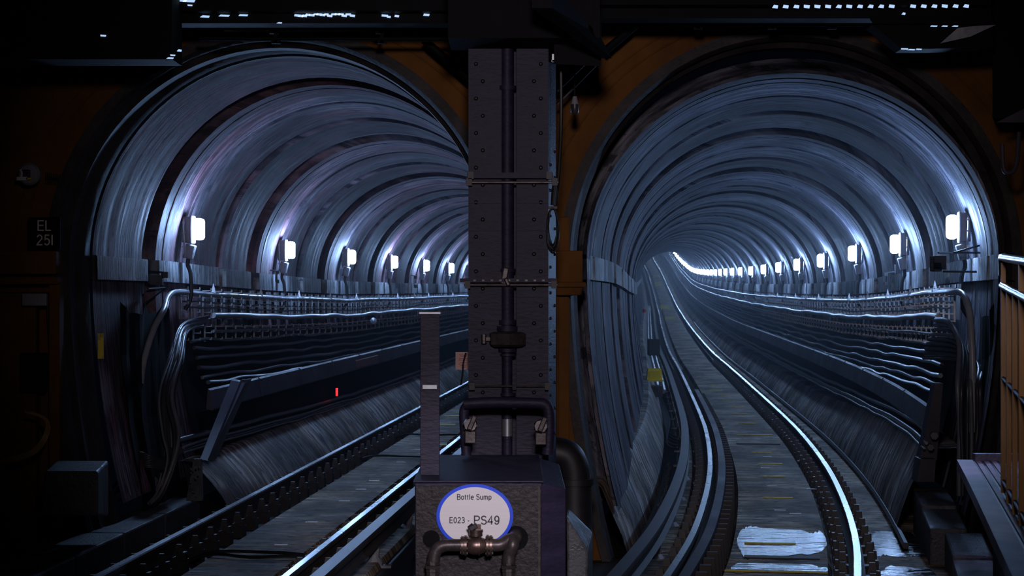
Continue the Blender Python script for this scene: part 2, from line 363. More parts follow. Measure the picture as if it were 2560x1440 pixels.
def haunch(s, side, name, prof, y0, y1):
    mb = MB(); rows = []; uv = []
    for Y in ys_of(s, y0, y1, 0.8):
        k = 1.0
        if (s, side) == ('R', 1): k = 1.0-0.42*max(0, min(1, (Y-22)/16))
        rows.append([T(s, Y, side*a, z if z < -0.2 else -0.2+(z+0.2)*k) for a, z in prof]); uv += [(0.9*a+0.9*z, Y) for a, z in prof]
    mb.quadstrip_grid(rows)
    return struct(mb.build(name, M['haunch'], smooth=True, uv=uv))
hp = [(1.22, -0.3), (1.24, -0.16), (1.29, 0.02), (1.37, 0.24), (1.46, 0.44), (1.54, 0.62), (1.57, 0.66), (1.90, 0.67)]
haunch('L', -1, 'trim_5', [(1.06, -0.3), (1.09, -0.2), (1.16, -0.08), (1.28, 0.08), (1.40, 0.21), (1.50, 0.31), (1.53, 0.33), (1.90, 0.34)], 22.5, 112); haunch('R', 1, 'trim_6', hp, 20.6, 300)
hq = [(1.40, -0.31), (1.46, -0.1), (1.56, 0.12), (1.66, 0.36), (1.70, 0.40), (1.95, 0.42)]
haunch('R', -1, 'trim_7', hq, 19.1, 300); haunch('L', 1, 'trim_8', hq, 19.1, 112)

# ---------------------------------------------------------------- portal wall
def portal():
    bm = bmesh.new(); Yp = 19.0; edges = []
    def loop(pts):
        vs = [bm.verts.new(p) for p in pts]
        for a, b in zip(vs, vs[1:]+vs[:1]): edges.append(bm.edges.new((a, b)))
    zb = -2.6
    out = []
    holes = []
    for s in ('L', 'R'):
        c = cx(s, Yp)+toff(s, Yp); pr = [(c-1.72, zb)]
        for i in range(10): z = zb+(0.27-zb)*(i+0.5)/10; k = (0.27-z)/2.87; pr.append((c-(2.10-0.38*k*k), z))
        for i in range(61): a = PI-i*PI/60; pr.append((c+2.10*math.cos(a), 0.27+2.12*math.sin(a)))
        for i in range(9, -1, -1): z = zb+(0.27-zb)*(i+0.5)/10; k = (0.27-z)/2.87; pr.append((c+(2.10-0.38*k*k), z))
        pr.append((c+1.72, zb)); holes.append(pr)
    pts = [(-8.5, zb), *holes[0], *holes[1], (8.5, zb), (8.5, 4.2), (-8.5, 4.2)]
    loop([(x, Yp, z) for x, z in pts])
    bmesh.ops.triangle_fill(bm, edges=edges, use_beauty=True)
    r = bmesh.ops.extrude_face_region(bm, geom=bm.faces[:])
    for v in [g for g in r['geom'] if isinstance(g, bmesh.types.BMVert)]: v.co.y += 0.12
    bmesh.ops.recalc_face_normals(bm, faces=bm.faces)
    me = bpy.data.meshes.new('wall_front'); bm.to_mesh(me); bm.free(); me.materials.append(M['yellow'])
    o = bpy.data.objects.new('wall_front', me); COL.objects.link(o); struct(o)
    # rims: splayed rings from the wall face into the bore
    for k, (s, pr) in enumerate(zip(('L', 'R'), holes)):
        c = cx(s, Yp)+toff(s, Yp); rows = []
        for dy, sc in ((-0.09, 1.045), (-0.10, 1.0), (-0.02, 0.985), (0.02, 0.985), (0.05, 0.995), (0.12, 0.992), (0.2, 0.965), (0.42, 0.965), (0.46, 0.98)):
            rows.append([Vector((c+(x-c)*sc, Yp+dy, 0.27+(z-0.27)*sc if z > 0.27 else z)) for x, z in pr])
        if s == 'L':
            for Y in (19.6, 19.78):
                c2 = cx(s, Y)+toff(s, Y); rows.append([Vector((c2+(x-c)*0.955, Y, 0.27+(z-0.27)*0.965 if z > 0.27 else z)) for x, z in pr])
        mb = MB(); mb.quadstrip_grid(rows); struct(mb.build('trim_%d' % (9+k), M['reveal'], smooth=True, split=0.5))
        # raised band round the arch on the painted wall
        for j, rad in enumerate((2.42, 2.52)):
            mb = MB(); mb.tube([Vector((c+rad*math.cos(a), Yp-0.01, 0.2+rad*math.sin(a))) for a in [PI-i*PI/48 for i in range(49)]], 0.010, 6)
            struct(mb.build('trim_%d' % (11+2*k+j), M['yellow'], smooth=True))
portal()
# pier between the bores: pilaster, capital and its moulding
mb = MB(); c = (px(1418, 0, 18.9)).x
mb.box((0.44, 18.88, -0.98), (0.20, 0.22, 3.3)); mb.box((0.43, 18.76, -0.98), (0.025, 0.04, 3.3)); mb.box((0.36, 18.78, -0.98), (0.06, 0.06, 3.3))
struct(mb.build('trim_15', M['yellow'], bevel=0.01))
mb = MB(); mb.box((0.49, 18.80, 0.20), (0.34, 0.36, 0.30)); mb.box((0.52, 18.78, 0.03), (0.34, 0.42, 0.05)); mb.box((0.49, 18.80, -0.03), (0.30, 0.34, 0.08), taper=1.15)
struct(mb.build('trim_16', M['yellow'], bevel=0.012))
# string course on the far left of the painted wall
mb = MB(); mb.box((-4.95, 18.9, 0.24), (1.3, 0.25, 0.22)); mb.box((-4.95, 18.87, 0.07), (1.36, 0.32, 0.07)); mb.box((-4.95, 18.9, -0.02), (1.3, 0.22, 0.05))
struct(mb.build('trim_17', M['yellow'], bevel=0.012))
mb = MB(); mb.box((-4.32, 18.88, -1.2), (0.10, 0.2, 2.5)); mb.box((-4.75, 18.9, -1.25), (0.5, 0.16, 2.4))
struct(mb.build('trim_18', M['yellow'], bevel=0.012))

# station side walls and roof
mb = MB(); mb.hexa([(4.56, 18.9, 1.62), (5.6, 18.9, 1.62), (5.6, 17.6, 1.5), (4.25, 17.6, 1.5), (4.56, 18.9, 3.6), (5.6, 18.9, 3.6), (5.6, 17.6, 3.6), (4.25, 17.6, 3.6)])
struct(mb.build('wall_right_pier', M['beam']))
mb = MB(); mb.poly([Vector(p) for p in ((5.3, 18.9, -2.6), (4.6, 5, -2.6), (4.6, 5, 4.0), (5.3, 18.9, 4.0))]); struct(mb.build('wall_right_station', M['beam']))
mb = MB(); mb.poly([Vector(p) for p in ((-6.0, 18.9, -2.6), (-6.0, 5, -2.6), (-6.0, 5, 4.0), (-6.0, 18.9, 4.0))]); struct(mb.build('wall_left_station', M['beam']))
mb = MB(); mb.poly([Vector(p) for p in ((-8, 5, 3.7), (8, 5, 3.7), (8, 19, 3.7), (-8, 19, 3.7))]); struct(mb.build('ceiling', M['beam']))

# ---------------------------------------------------------------- rails
RP = [(-0.036, -0.012), (-0.030, 0.0), (0.030, 0.0), (0.036, -0.012), (0.036, -0.045), (0.010, -0.06), (0.010, -0.135), (0.07, -0.15), (0.07, -0.16), (-0.07, -0.16), (-0.07, -0.15), (-0.010, -0.135), (-0.010, -0.06), (-0.036, -0.045)]
RM = [0, 0, 0]+[1]*11
def rail(s, off, y0, y1, name, label, cat, top='steel', prof=RP, mats=RM, dz=0.0, sc=1.0):
    mb = MB(); sweep(mb, s, [(off+a*sc, z*sc+dz) for a, z in prof], ys_of(s, y0, y1, 0.7, 1.012), mats)
    o = mb.build(name, [M[top], M['rust']], smooth=True, split=0.5); return tag(o, label, cat)
rail('L', -0.7525, 9, 112, 'running_rail', 'shiny running rail of the left track, beside the concrete haunch', 'rail')
rail('L', 0.7525, 9, 112, 'running_rail', 'shiny running rail of the left track, on its side nearer the steel column', 'rail')
rail('R', -0.7525, 9, 300, 'running_rail', 'shiny curved running rail of the right track nearer the ribbed inner wall', 'rail')
rail('R', 0.7525, 9, 300, 'running_rail', 'bright curved running rail of the right track, outer one beside the puddles', 'rail')
CP = [(-0.045, 0.0), (0.045, 0.0), (0.05, -0.02), (0.045, -0.05), (0.012, -0.07), (0.012, -0.12), (0.05, -0.14), (-0.05, -0.14), (-0.012, -0.12), (-0.012, -0.07), (-0.045, -0.05), (-0.05, -0.02)]
rail('L', 1.10, 9, 112, 'conductor_rail', 'flat topped conductor rail of the left track, behind the sump cabinet', 'rail', 'steel_dull', CP, [0]+[1]*11, 0.08, 1.25)
rail('R', -1.10, 9, 300, 'conductor_rail', 'flat topped conductor rail of the right track curving along the inner wall', 'rail', 'steel_dull', CP, [0]+[1]*11, 0.08, 1.25)
rail('R', -0.60, 9, 45, 'check_rail', 'dull purple check rail set just inside the right track left rail', 'rail', 'duct', [(-0.045, 0.0), (0.045, 0.0), (0.045, -0.13), (-0.045, -0.13)], [0, 0, 1, 0], 0.02, 1.0)

# rail chairs
def chair_proto():
    mb = MB(); mb.box((0, 0, -0.24), (0.40, 0.16, 0.12)); mb.box((0, 0, -0.17), (0.30, 0.13, 0.03))
    o = mb.build('rail_chair', M['iron'])
    for sx in (-1, 1):
        m2 = MB(); m2.box((sx*0.15, 0, -0.18), (0.10, 0.11, 0.14), taper=0.8); m2.box((sx*0.125, 0, -0.09), (0.085, 0.07, 0.10), taper=0.55)
        m2.build('clip', M['iron'], o)
    return o
cp = chair_proto(); used = False
def place_chairs(s, off, y0, y1, pitch, label, group):
    global used
    y = y0; n = 0
    while y < y1:
        o = copy_tree(cp) if used else cp; used = True
        p = T(s, y, off, 0); o.location = p; o.rotation_euler = (0, 0, -heading(s, y)); tag(o, nth(n)+' '+label, 'rail chair', group); y += pitch; n += 1
place_chairs('L', -0.7525, 16.2, 59, 0.65, 'dark iron chair from the camera under the left rail of the left track', 'chairs under the left rail of the left track')
place_chairs('L', 0.7525, 15.4, 40, 0.65, 'dark iron chair from the camera under the right rail of the left track', 'chairs under the right rail of the left track')
place_chairs('R', -0.7525, 15.2, 58, 0.65, 'dark iron chair from the camera under the left rail of the right track', 'chairs under the left rail of the right track')
place_chairs('R', 0.7525, 15.2, 66, 0.65, 'dark iron chair from the camera under the right rail of the right track', 'chairs under the right rail of the right track')
# second row of iron spacer blocks beside the check rail
sp = None; y = 15.3; n = 0
while y < 44:
    if sp is None:
        mb = MB(); mb.box((0, 0, -0.15), (0.13, 0.10, 0.28), taper=0.7); sp = mb.build('check_rail_block', M['rust']); o = sp
    else: o = sp.copy(); COL.objects.link(o)
    o.location = T('R', y, -0.50, 0); o.rotation_euler = (0, 0, -heading('R', y))
    tag(o, nth(n)+' tapered iron block from the camera beside the check rail of the right track', 'rail block', 'blocks along the check rail'); y += 0.42; n += 1
# conductor rail insulators
for s, off, lab in (('L', 1.10, 'left'), ('R', -1.10, 'right')):
    y = 16.0; pr = None; n = 0
    while y < 50:
        if pr is None:
            mb = MB(); mb.tube([(0, 0, -0.30), (0, 0, -0.24), (0, 0, -0.2), (0, 0, -0.14), (0, 0, -0.1)], [0.09, 0.09, 0.05, 0.06, 0.045], 10)
            mb.box((0.0, 0, -0.29), (0.34, 0.10, 0.03)); pr = mb.build('rail_insulator', M['housing']); o = pr
        else: o = pr.copy(); COL.objects.link(o)
        o.location = T(s, y, off, 0); o.rotation_euler = (0, 0, -heading(s, y))
        tag(o, nth(n)+' pale insulator pot from the camera under the %s conductor rail' % lab, 'insulator', 'insulators under the %s conductor rail' % lab); y += 2.6; n += 1

# ---------------------------------------------------------------- wall lamps
def lamp_proto(side):
    """origin on the wall face, local -x*side points to the track"""
    d = -side
    r = empty('bulkhead_lamp')
    mb = MB(); mb.box((d*0.05, 0, 0), (0.10, 0.19, 0.31)); mb.box((d*0.11, 0, 0), (0.03, 0.215, 0.335)); mb.build('housing', M['housing'], r, bevel=0.015)
    mb = MB(); mb.box((d*0.185, 0, 0.005), (0.12, 0.18, 0.255)); mb.build('diffuser', M['glow'], r, bevel=0.04)
    mb = MB(); mb.box((d*0.08, -0.02, -0.26), (0.11, 0.12, 0.17), ry=d*0.25); mb.tube([(d*0.10, -0.09, -0.29), (d*0.10, -0.06, -0.29)], 0.03, 8); mb.build('junction_box', M['housing'], r, bevel=0.012)
    mb = MB(); mb.tube(bez([(d*0.06, 0, -0.33), (d*0.05, 0.0, -0.42), (d*0.085, 0, -0.52), (d*0.09, 0, -0.8), (d*0.02, 0, -0.95)], 4), 0.024, 6); mb.build('cable', M['black'], r)
    mb = MB(); mb.tube(bez([(d*0.03, -0.12, 0.12), (d*0.03, -0.13, 0), (d*0.04, -0.11, -0.25), (d*0.03, -0.1, -0.34)], 4), 0.01, 5)
    for z in (0.08, -0.04, -0.2): mb.box((d*0.03, -0.12, z), (0.03, 0.03, 0.02))
    mb.build('conduit', M['galv'], r)
    return r
for s, side, N in (('L', -1, 13), ('R', 1, 46)):
    proto = lamp_proto(side); sn = 'left' if s == 'L' else 'right'
    for n in range(N):
        Yl = period(s, n)+(1.45 if s == 'L' else 1.35)
        if s == 'L' and n == 0: Yl -= 0.35
        z = lz(Yl)+((0.72 if s == 'L' else 0.66) if n == 0 else 0.70 if n < 2 else 0.76)
        o = proto if n == 0 else copy_tree(proto)
        k = (lz(Yl)+0.27)
        zz = z-k; Wx = 1.98*math.sqrt(max(0, 1-(zz/1.86)**2))
        o.location = T(s, Yl, side*(Wx)+toff(s, Yl), z); o.rotation_euler = (0, 0, -heading(s, Yl))
        if n < 14: tag(o, '%s glowing bulkhead lamp from the portal on the outer wall of the %s tunnel' % (ORD[n], sn), 'lamp', '%s tunnel wall lamps' % sn)
        else: tag(o, nth(n)+' lamp from the portal in the bright line deep in the right tunnel', 'lamp', 'far lamps of the right tunnel')

# ---------------------------------------------------------------- cable runs and racks
def run(s, off, z, y0, y1, r, m, name, label, cat, wob=0.0, seed=1, n=7, start=None, step=1.0):
    rnd = random.Random(seed); pts = list(start) if start else []
    for Y in ys_of(s, y0, y1, step, 1.015):
        pts.append(T(s, Y, off+rnd.uniform(-1, 1)*wob*0.5, z+sag(Y)*1.0+rnd.uniform(-1, 1)*wob))
    mb = MB(); mb.tube(bez(pts, 3), r, n); return tag(mb.build(name, M[m], smooth=True, split=1.2), label, cat)
for s, sd, y1 in (('L', -1, 100), ('R', 1, 260)):
    sn = 'left' if s == 'L' else 'right'
    b = lambda dy, off, z: T(s, dy, sd*off, z+sag(dy))
    if s == 'L':
        st = [px(352, 960, 21.4), px(360, 900, 21.5), px(385, 820, 21.7), px(410, 775, 22.0), b(22.5, 1.80, 2.20)]
        ys = 22.9
    else:
        st = [b(19.75, 1.92, 0.9), b(19.7, 1.92, 1.5), b(19.8, 1.9, 2.05), b(20.1, 1.86, 2.25)]; ys = 20.6
    run(s, sd*1.80, 2.27, ys, y1, 0.034, 'conduit', 'conduit_pipe', 'topmost pale conduit in the %s tunnel, bent down at its near end' % sn, 'pipe', 0.004, 3, 8, st)
    run(s, sd*1.76, 2.0, ys+1.8 if s == 'L' else ys+1.2, y1, 0.036, 'conduit', 'conduit_pipe', 'sagging pale pipe in the middle of the %s tunnel cable rack' % sn, 'pipe', 0.014, 5, 8)
    run(s, sd*1.78, 1.82, ys+1.9, y1, 0.022, 'cable', 'power_cable', 'thin wavy grey cable under the sagging pipe of the %s tunnel rack' % sn, 'cable', 0.015, 7, 6)
    mids = [(1.84, 2.16, 'cable_dark', 0.012), (1.84, 2.10, 'cable_dark', 0.012), (1.80, 1.70, 'cable_dark', 0.022), (1.79, 1.60, 'cable_dark', 0.026), (1.78, 1.48, 'cable_dark', 0.026), (1.78, 1.36, 'cable_dark', 0.03), (1.77, 1.26, 'cable', 0.024), (1.72, 1.18, 'cable_dark', 0.03)]
    words_ = ['uppermost thin', 'second thin', 'third', 'fourth', 'fifth', 'sixth', 'seventh, paler', 'lowest']
    for k, (o_, z_, m_, r_) in enumerate(mids):
        run(s, sd*o_, z_, ys+0.5+k*0.12, y1, r_, m_, 'power_cable', '%s dark cable down the rack of the %s tunnel above the duct cover' % (words_[k], sn), 'cable', 0.018, 20+k, 6)
    # duct cover band
    mb = MB(); y0 = 23.6 if s == 'L' else 20.8
    prof = [(sd*1.58, 1.10), (sd*1.55, 1.08), (sd*1.51, 0.86), (sd*1.53, 0.84), (sd*1.60, 0.86)]
    sweep(mb, s, prof, ys_of(s, y0, y1, 1.0, 1.012)); o = mb.build('duct_cover', M['duct'])
    tag(o, 'long dull purple duct cover running low along the outer wall of the %s tunnel' % sn, 'duct cover')
    if s == 'L':
        m2 = MB(); sweep(m2, s, [(-1.55, 1.03), (-1.528, 1.0), (-1.507, 0.88), (-1.52, 0.88)], [35.3, 36.2, 37.1, 38.2]); m2.build('rust_patch', M['ductred'], o)['label'] = 'rust red patch on the duct cover'
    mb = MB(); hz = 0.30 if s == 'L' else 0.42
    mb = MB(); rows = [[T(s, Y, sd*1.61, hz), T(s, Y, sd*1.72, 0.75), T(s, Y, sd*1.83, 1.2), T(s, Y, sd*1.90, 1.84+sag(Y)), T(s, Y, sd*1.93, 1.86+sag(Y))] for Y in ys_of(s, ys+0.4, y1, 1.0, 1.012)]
    mb.quadstrip_grid(rows); tag(mb.build('cable_shade_sheet', M['soot']), 'black sheet painting in shade behind the dark cables on the %s tunnel outer wall' % sn, 'board')  # added black sheet paints in the shade below the cornice
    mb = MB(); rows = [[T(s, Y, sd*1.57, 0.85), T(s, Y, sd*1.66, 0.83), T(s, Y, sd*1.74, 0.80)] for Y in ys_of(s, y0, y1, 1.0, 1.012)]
    mb.quadstrip_grid(rows); mb.build('underside_shade', M['soot'], o)  # black sheet paints in shade in the gap under the duct cover
    # joint plates along the duct cover
    for k in range(6):
        Y = y0+3+k*3.1; m2 = MB(); sweep(m2, s, [(sd*1.57, 1.11), (sd*1.545, 1.09), (sd*1.505, 0.85), (sd*1.52, 0.84)], [Y, Y+0.03]); m2.build('joint_plate', M['duct'], o)
    # lower cables above the haunch
    for k, (o_, z_, m_, r_) in enumerate([(1.60, 0.80, 'cable_dark', 0.04), (1.52, 0.74, 'cable', 0.018), (1.56, 0.70, 'cable_dark', 0.035), (1.50, 0.68, 'cable', 0.014)]):
        run(s, sd*o_, z_-sag(30)-(0.33 if s == 'L' else 0.12), y0-1.5 if s == 'L' else y0-0.5, y1, r_, m_, 'power_cable', '%s cable lying along the top of the haunch in the %s tunnel' % (['thick back', 'thin grey', 'thick front', 'thinnest front'][k], sn), 'cable', 0.010, 40+k, 6)
    # brackets
    def br(upper):
        mb = MB(); e = -sd
        if upper:
            mb.box((0, 0, -0.13), (0.02, 0.035, 0.36))
            for z in (0.045, -0.045, -0.13, -0.225, -0.3):
                mb.box((e*0.05, 0, z), (0.11, 0.022, 0.012)); mb.box((e*0.10, 0, z+0.012), (0.012, 0.022, 0.034))
        else:
            mb.box((0, 0, -0.06), (0.018, 0.03, 0.2))
            for z in (0.03, -0.05, -0.13): mb.box((e*0.045, 0, z), (0.09, 0.02, 0.01)); mb.box((e*0.085, 0, z+0.01), (0.01, 0.02, 0.03))
        return mb.build('cable_bracket', M['galv'])
    for up, off, z in ((True, 1.87, 2.27), (False, 1.85, 1.84)):
        pr = br(up); Y = ys+0.5; first = True; k = 0
        while Y < 60:
            o = pr if first else pr.copy()
            if not first: COL.objects.link(o)
            first = False; o.location = T(s, Y, sd*off, z+sag(Y)); o.rotation_euler = (0, 0, -heading(s, Y))
            tag(o, (nth(k)+' comb bracket from the portal on the top conduit of the %s tunnel' if up else nth(k)+' hooked bracket from the portal below the sagging pipe of the %s tunnel') % sn, 'bracket', ('upper' if up else 'lower')+' cable brackets of the %s tunnel' % sn)
            Y += 0.62; k += 1
    # pale pointed markers above the conduit
    pr = None
    for k in range(11):
        Y = ys+2.0+k*3.08
        if pr is None:
            mb = MB(); mb.tube([(0, 0, -0.05), (0, 0, 0.0), (0, 0, 0.05), (0, 0, 0.12)], [0.02, 0.035, 0.02, 0.002], 6); pr = mb.build('pointed_marker', M['tagw']); o = pr
        else: o = pr.copy(); COL.objects.link(o)
        o.location = T(s, Y, sd*1.80, 2.29+sag(Y)); tag(o, nth(k)+' small pale pointed marker from the portal on the %s tunnel conduit' % sn, 'marker', 'pointed markers of the %s tunnel' % sn)
    # white painted wall panels behind the rack
    mb = MB(); Y = ys+0.5
    while Y < 90: 
        sweep(mb, s, [(sd*1.955, 2.36+sag(Y)), (sd*1.945, 2.36+sag(Y)), (sd*1.93, 1.98+sag(Y)), (sd*1.94, 1.98+sag(Y))], [Y+0.12, Y+0.5]); Y += 0.62
    tag(mb.build('pale_panel_row', M['cornice']), 'row of pale panels on the wall behind the %s tunnel cable brackets' % sn, 'wall panel', None, 'stuff')

# end leg of the duct cover, left tunnel
r = empty('duct_support_leg', T('L', 22, -1.35, -0.3))
def rel(p): return Vector(p)-r.location
a = [px(592, 935, 24.0), px(626, 948, 24.0), px(580, 1140, 22.6), px(524, 1150, 22.6)]
def slab8(pts, d): return [rel(p) for p in pts]+[rel(p)+Vector(d) for p in pts]
mb = MB(); q = [px(497, 1150, 22.3), px(521, 1150, 22.3), px(597, 952, 24.0), px(571, 952, 24.0)]
mb.hexa(slab8([px(500, 1148, 22.0), px(520, 1152, 22.0), px(612, 958, 23.9), px(578, 950, 23.9)], (0.0, 0.28, 0)))
mb.build('sloping_plate', M['duct'], r)
mb = MB(); mb.hexa(slab8([px(519, 1150, 21.95), px(534, 1150, 22.3), px(624, 948, 24.2), px(602, 950, 23.9)], (0, 0.22, 0))); mb.build('edge_flange', M['duct'], r)
mb = MB(); mb.hexa(slab8([px(465, 1252, 21.7), px(505, 1252, 21.7), px(502, 1148, 21.95), px(484, 1148, 21.95)], (0, 0.10, 0)))
for k in range(14): mb.rivet(rel(px(475+random.random()*24, 1165+random.random()*80, 21.68)), (0, -1, 0), 0.012)
mb.build('foot_plate', M['kerb'], r)
tag(r, 'bent purple steel support at the near end of the left duct cover', 'support')
# right tunnel end leg
r = empty('duct_support_leg', T('R', 20.5, 1.5, -0.3))
mb = MB(); mb.hexa(slab8([px(2300, 1150, 20.3), px(2342, 1150, 20.3), px(2358, 958, 20.3), px(2338, 958, 20.3)], (0, 0.2, 0))); mb.build('sloping_plate', M['duct'], r)
mb = MB(); mb.hexa(slab8([px(2293, 1205, 20.1), px(2336, 1205, 20.1), px(2340, 1148, 20.1), px(2302, 1148, 20.1)], (0, 0.3, 0))); mb.build('foot_plate', M['duct'], r)
tag(r, 'upright dark steel support at the near end of the right duct cover', 'support')

# hanging bundles of cable at the tunnel mouths
rnd = random.Random(11)
wordc = ['outermost', 'second', 'third', 'fourth', 'fifth', 'sixth', 'seventh', 'eighth', 'ninth', 'tenth', 'eleventh', 'twelfth', 'thirteenth', 'fourteenth']
for k in range(14):
    t = k/13
    Yb = 21.3+rnd.uniform(-0.15, 0.25)
    top = px(520-20*t+rnd.uniform(-6, 6), 790+26*t, 23.6); x1 = 408+34*t+rnd.uniform(-6, 6)
    pts = [top, px(452+14*t, 815+20*t+rnd.uniform(-6, 6), 22.6), px(x1+14, 900+rnd.uniform(-10, 10), 21.9), px(x1-10+rnd.uniform(-6, 6), 985, Yb+0.2), px(x1+rnd.uniform(-8, 8), 1080, Yb), px(x1+rnd.uniform(-6, 10), 1150, Yb-0.1), px(x1-14-22*t, 1235+rnd.uniform(-8, 8), Yb-0.2), px(x1-46-18*t, 1258+rnd.uniform(-5, 8), Yb-0.3)]
    mb = MB(); mb.tube(bez(pts, 6), rnd.choice([0.014, 0.018, 0.022, 0.03]), 7)
    tag(mb.build('hanging_cable', M['cable' if k % 3 else 'cable_dark'], smooth=True, split=1.2), '%s cable of the bundle drooping from the left tunnel rack to the floor' % wordc[k], 'cable', 'cables hanging at the left tunnel mouth')
for k in range(8):
    x1 = 278+rnd.uniform(0, 60); Yb = 20.9
    pts = [px(430+k*2, 1120, 21.2), px(405+k*2, 1148+k*3, 21.1), px(375, 1140+k*4, 21.0), px(345-k*2, 1132+k*5, 21), px(318-k*2, 1160+k*5, 20.9), px(x1, 1200+k*5, 20.8), px(x1-25, 1225+k*4, 20.7)]
    mb = MB(); mb.tube(bez(pts, 6), 0.012, 6)
    tag(mb.build('trailing_cable', M['cable_dark'], smooth=True, split=1.2), '%s thin cable trailing left across the floor from the left bundle' % wordc[k+1], 'cable', 'cables trailing on the floor by the left tunnel')
for k in range(9):
    x1 = 2398+k*9; Yb = 19.3+rnd.uniform(0, 0.3)
    pts = [px(2340-k*4, 800+k*12, 21.0), px(2372+k*4, 806+k*12, 20.2), px(x1, 860+k*10, 19.8), px(x1+rnd.uniform(-4, 4), 960, Yb), px(x1+rnd.uniform(-5, 5), 1060, Yb), px(x1+rnd.uniform(-5, 5), 1150, Yb), px(x1, 1240, Yb)]
    mb = MB(); mb.tube(bez(pts, 6), rnd.choice([0.014, 0.02, 0.026]), 7)
    tag(mb.build('hanging_cable', M['cable' if k in (0, 3) else 'cable_dark'], smooth=True, split=1.2), '%s cable of the bundle dropping down at the right tunnel mouth' % wordc[k], 'cable', 'cables hanging at the right tunnel mouth')

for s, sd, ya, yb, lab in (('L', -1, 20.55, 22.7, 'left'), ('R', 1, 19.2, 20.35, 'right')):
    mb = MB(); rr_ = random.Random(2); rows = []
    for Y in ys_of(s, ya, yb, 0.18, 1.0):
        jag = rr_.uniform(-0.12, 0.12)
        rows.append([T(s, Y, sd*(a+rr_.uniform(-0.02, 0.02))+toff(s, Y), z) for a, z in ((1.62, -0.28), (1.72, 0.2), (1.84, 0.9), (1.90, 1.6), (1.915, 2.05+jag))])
    mb.quadstrip_grid(rows); tag(mb.build('mouth_black_sheet', M['soot']), 'ragged black sheet added low on the wall at the %s tunnel mouth' % lab, 'cladding')  # added sheet that turns the lower wall at each mouth black

# signal brackets on the tunnel walls (black boxes on rods)
def rods(name, label, boxes, lines, Y, extra=None):
    r = empty(name, px(*boxes[0][:2], Y)); 
    for i, (x, y, w_, h_) in enumerate(boxes):
        mb = MB(); p = px(x, y, Y)-r.location; s_ = Y/F; mb.box(p, (w_*s_, 0.12, h_*s_))
        for k in range(4): mb.tube([p+Vector((-w_*s_*0.5-0.03*1, 0, h_*s_*(0.35-k*0.2))), p+Vector((-w_*s_*0.5, 0, h_*s_*(0.35-k*0.2)))], 0.022, 8)
        mb.build('relay_box', M['black'], r)
    for (x0, y0, x1, y1) in lines:
        mb = MB(); mb.tube([px(x0, y0, Y)-r.location, px(x1, y1, Y+(0.3 if extra is None else extra))-r.location], 0.011, 6); mb.build('rod', M['iron'], r)
    return tag(r, label, 'bracket')
rods('rod_bracket', 'black relay box on thin rods below the first right tunnel lamp', [(2348, 657, 30, 34), (2342, 668, 18, 22)], [(2346, 632, 2385, 632), (2385, 632, 2456, 632), (2385, 632, 2454, 612), (2358, 679, 2500, 680)], 20.4)
rods('rod_bracket', 'black relay box on rods above the conduit bend of the left tunnel', [(392, 700, 30, 24), (416, 688, 12, 14), (342, 717, 34, 36)], [(330, 675, 420, 682), (345, 698, 330, 675), (370, 722, 412, 720), (360, 760, 412, 722)], 22.2)
for x, y, Yk, lab, sx in ((690, 690, 29.8, 'by the second left tunnel lamp', 1), (1035, 702, 47.5, 'by the fifth left tunnel lamp', 1), (2218, 695, 27.6, 'under the second right tunnel lamp', -1)):
    r = empty('small_arm_bracket', px(x, y, Yk)); s_ = Yk/F
    mb = MB(); mb.tube([Vector((-sx*20*s_, 0, 15*s_)), Vector((0, 0, 13*s_)), Vector((0, 0, -15*s_))], 0.012, 6); mb.tube([Vector((-sx*20*s_, 0, 12*s_)), Vector((-sx*20*s_, 0, 34*s_))], 0.016, 6); mb.build('arm', M['iron'], r)
    for dz in (9, -14):
        mb = MB(); mb.box((sx*4*s_, 0, dz*s_), (8*s_, 0.06, 8*s_)); mb.build('cleat', M['black'], r)
    tag(r, 'small black angled arm with two cleats '+lab, 'bracket')

# dish reflector on the left rack
mb = MB(); p = px(934, 802, 37.0); mb.tube([p, p+Vector((0, -0.03, 0)), p+Vector((0, -0.05, 0))], [0.055, 0.06, 0.01], 12)
o = mb.build('round_reflector', M['galv'], smooth=True); o.scale = (1, 1, 1); tag(o, 'round pale disc hanging from the middle of the left cable rack', 'disc')
mb = MB(); p = px(842, 980, 33); mb.box(p, (0.035, 0.03, 0.13)); tag(mb.build('red_marker_lamp', M['red']), 'tiny red light on the dark wall under the left duct cover', 'light')

# ---------------------------------------------------------------- kerbs and troughs
for k in range(5):
    y0 = 14.0+k*1.6; y1 = y0+1.57
    mb = MB(); mb.hexa([T('L', y0, -1.72, -0.3), T('L', y0, -1.30, -0.3), T('L', y1, -1.30, -0.3), T('L', y1, -1.72, -0.3), T('L', y0, -1.72, -0.02), T('L', y0, -1.30, -0.02), T('L', y1, -1.30, -0.02), T('L', y1, -1.72, -0.02)])
    tag(mb.build('trough_block', M['kerb'], bevel=0.02), 'concrete trough block left of the left track, %s from the camera' % ORD[k], 'concrete block', 'trough blocks by the left track')
for k in range(6):
    y0 = 13.6+k*1.2; y1 = y0+1.17; o = 1.55 if k < 4 else 1.42; h = 0.0 if k < 3 else 0.08*(k-2)
    mb = MB(); mb.hexa([T('R', y0, o, -0.3), T('R', y0, o+0.34, -0.3), T('R', y1, o+0.34, -0.3), T('R', y1, o, -0.3), T('R', y0, o, h-0.05), T('R', y0, o+0.34, h-0.05), T('R', y1, o+0.34, h), T('R', y1, o, h)])
    tag(mb.build('trough_block', M['kerb'], bevel=0.02), 'concrete trough block right of the right track, %s from the camera' % ORD[k], 'concrete block', 'trough blocks by the right track')
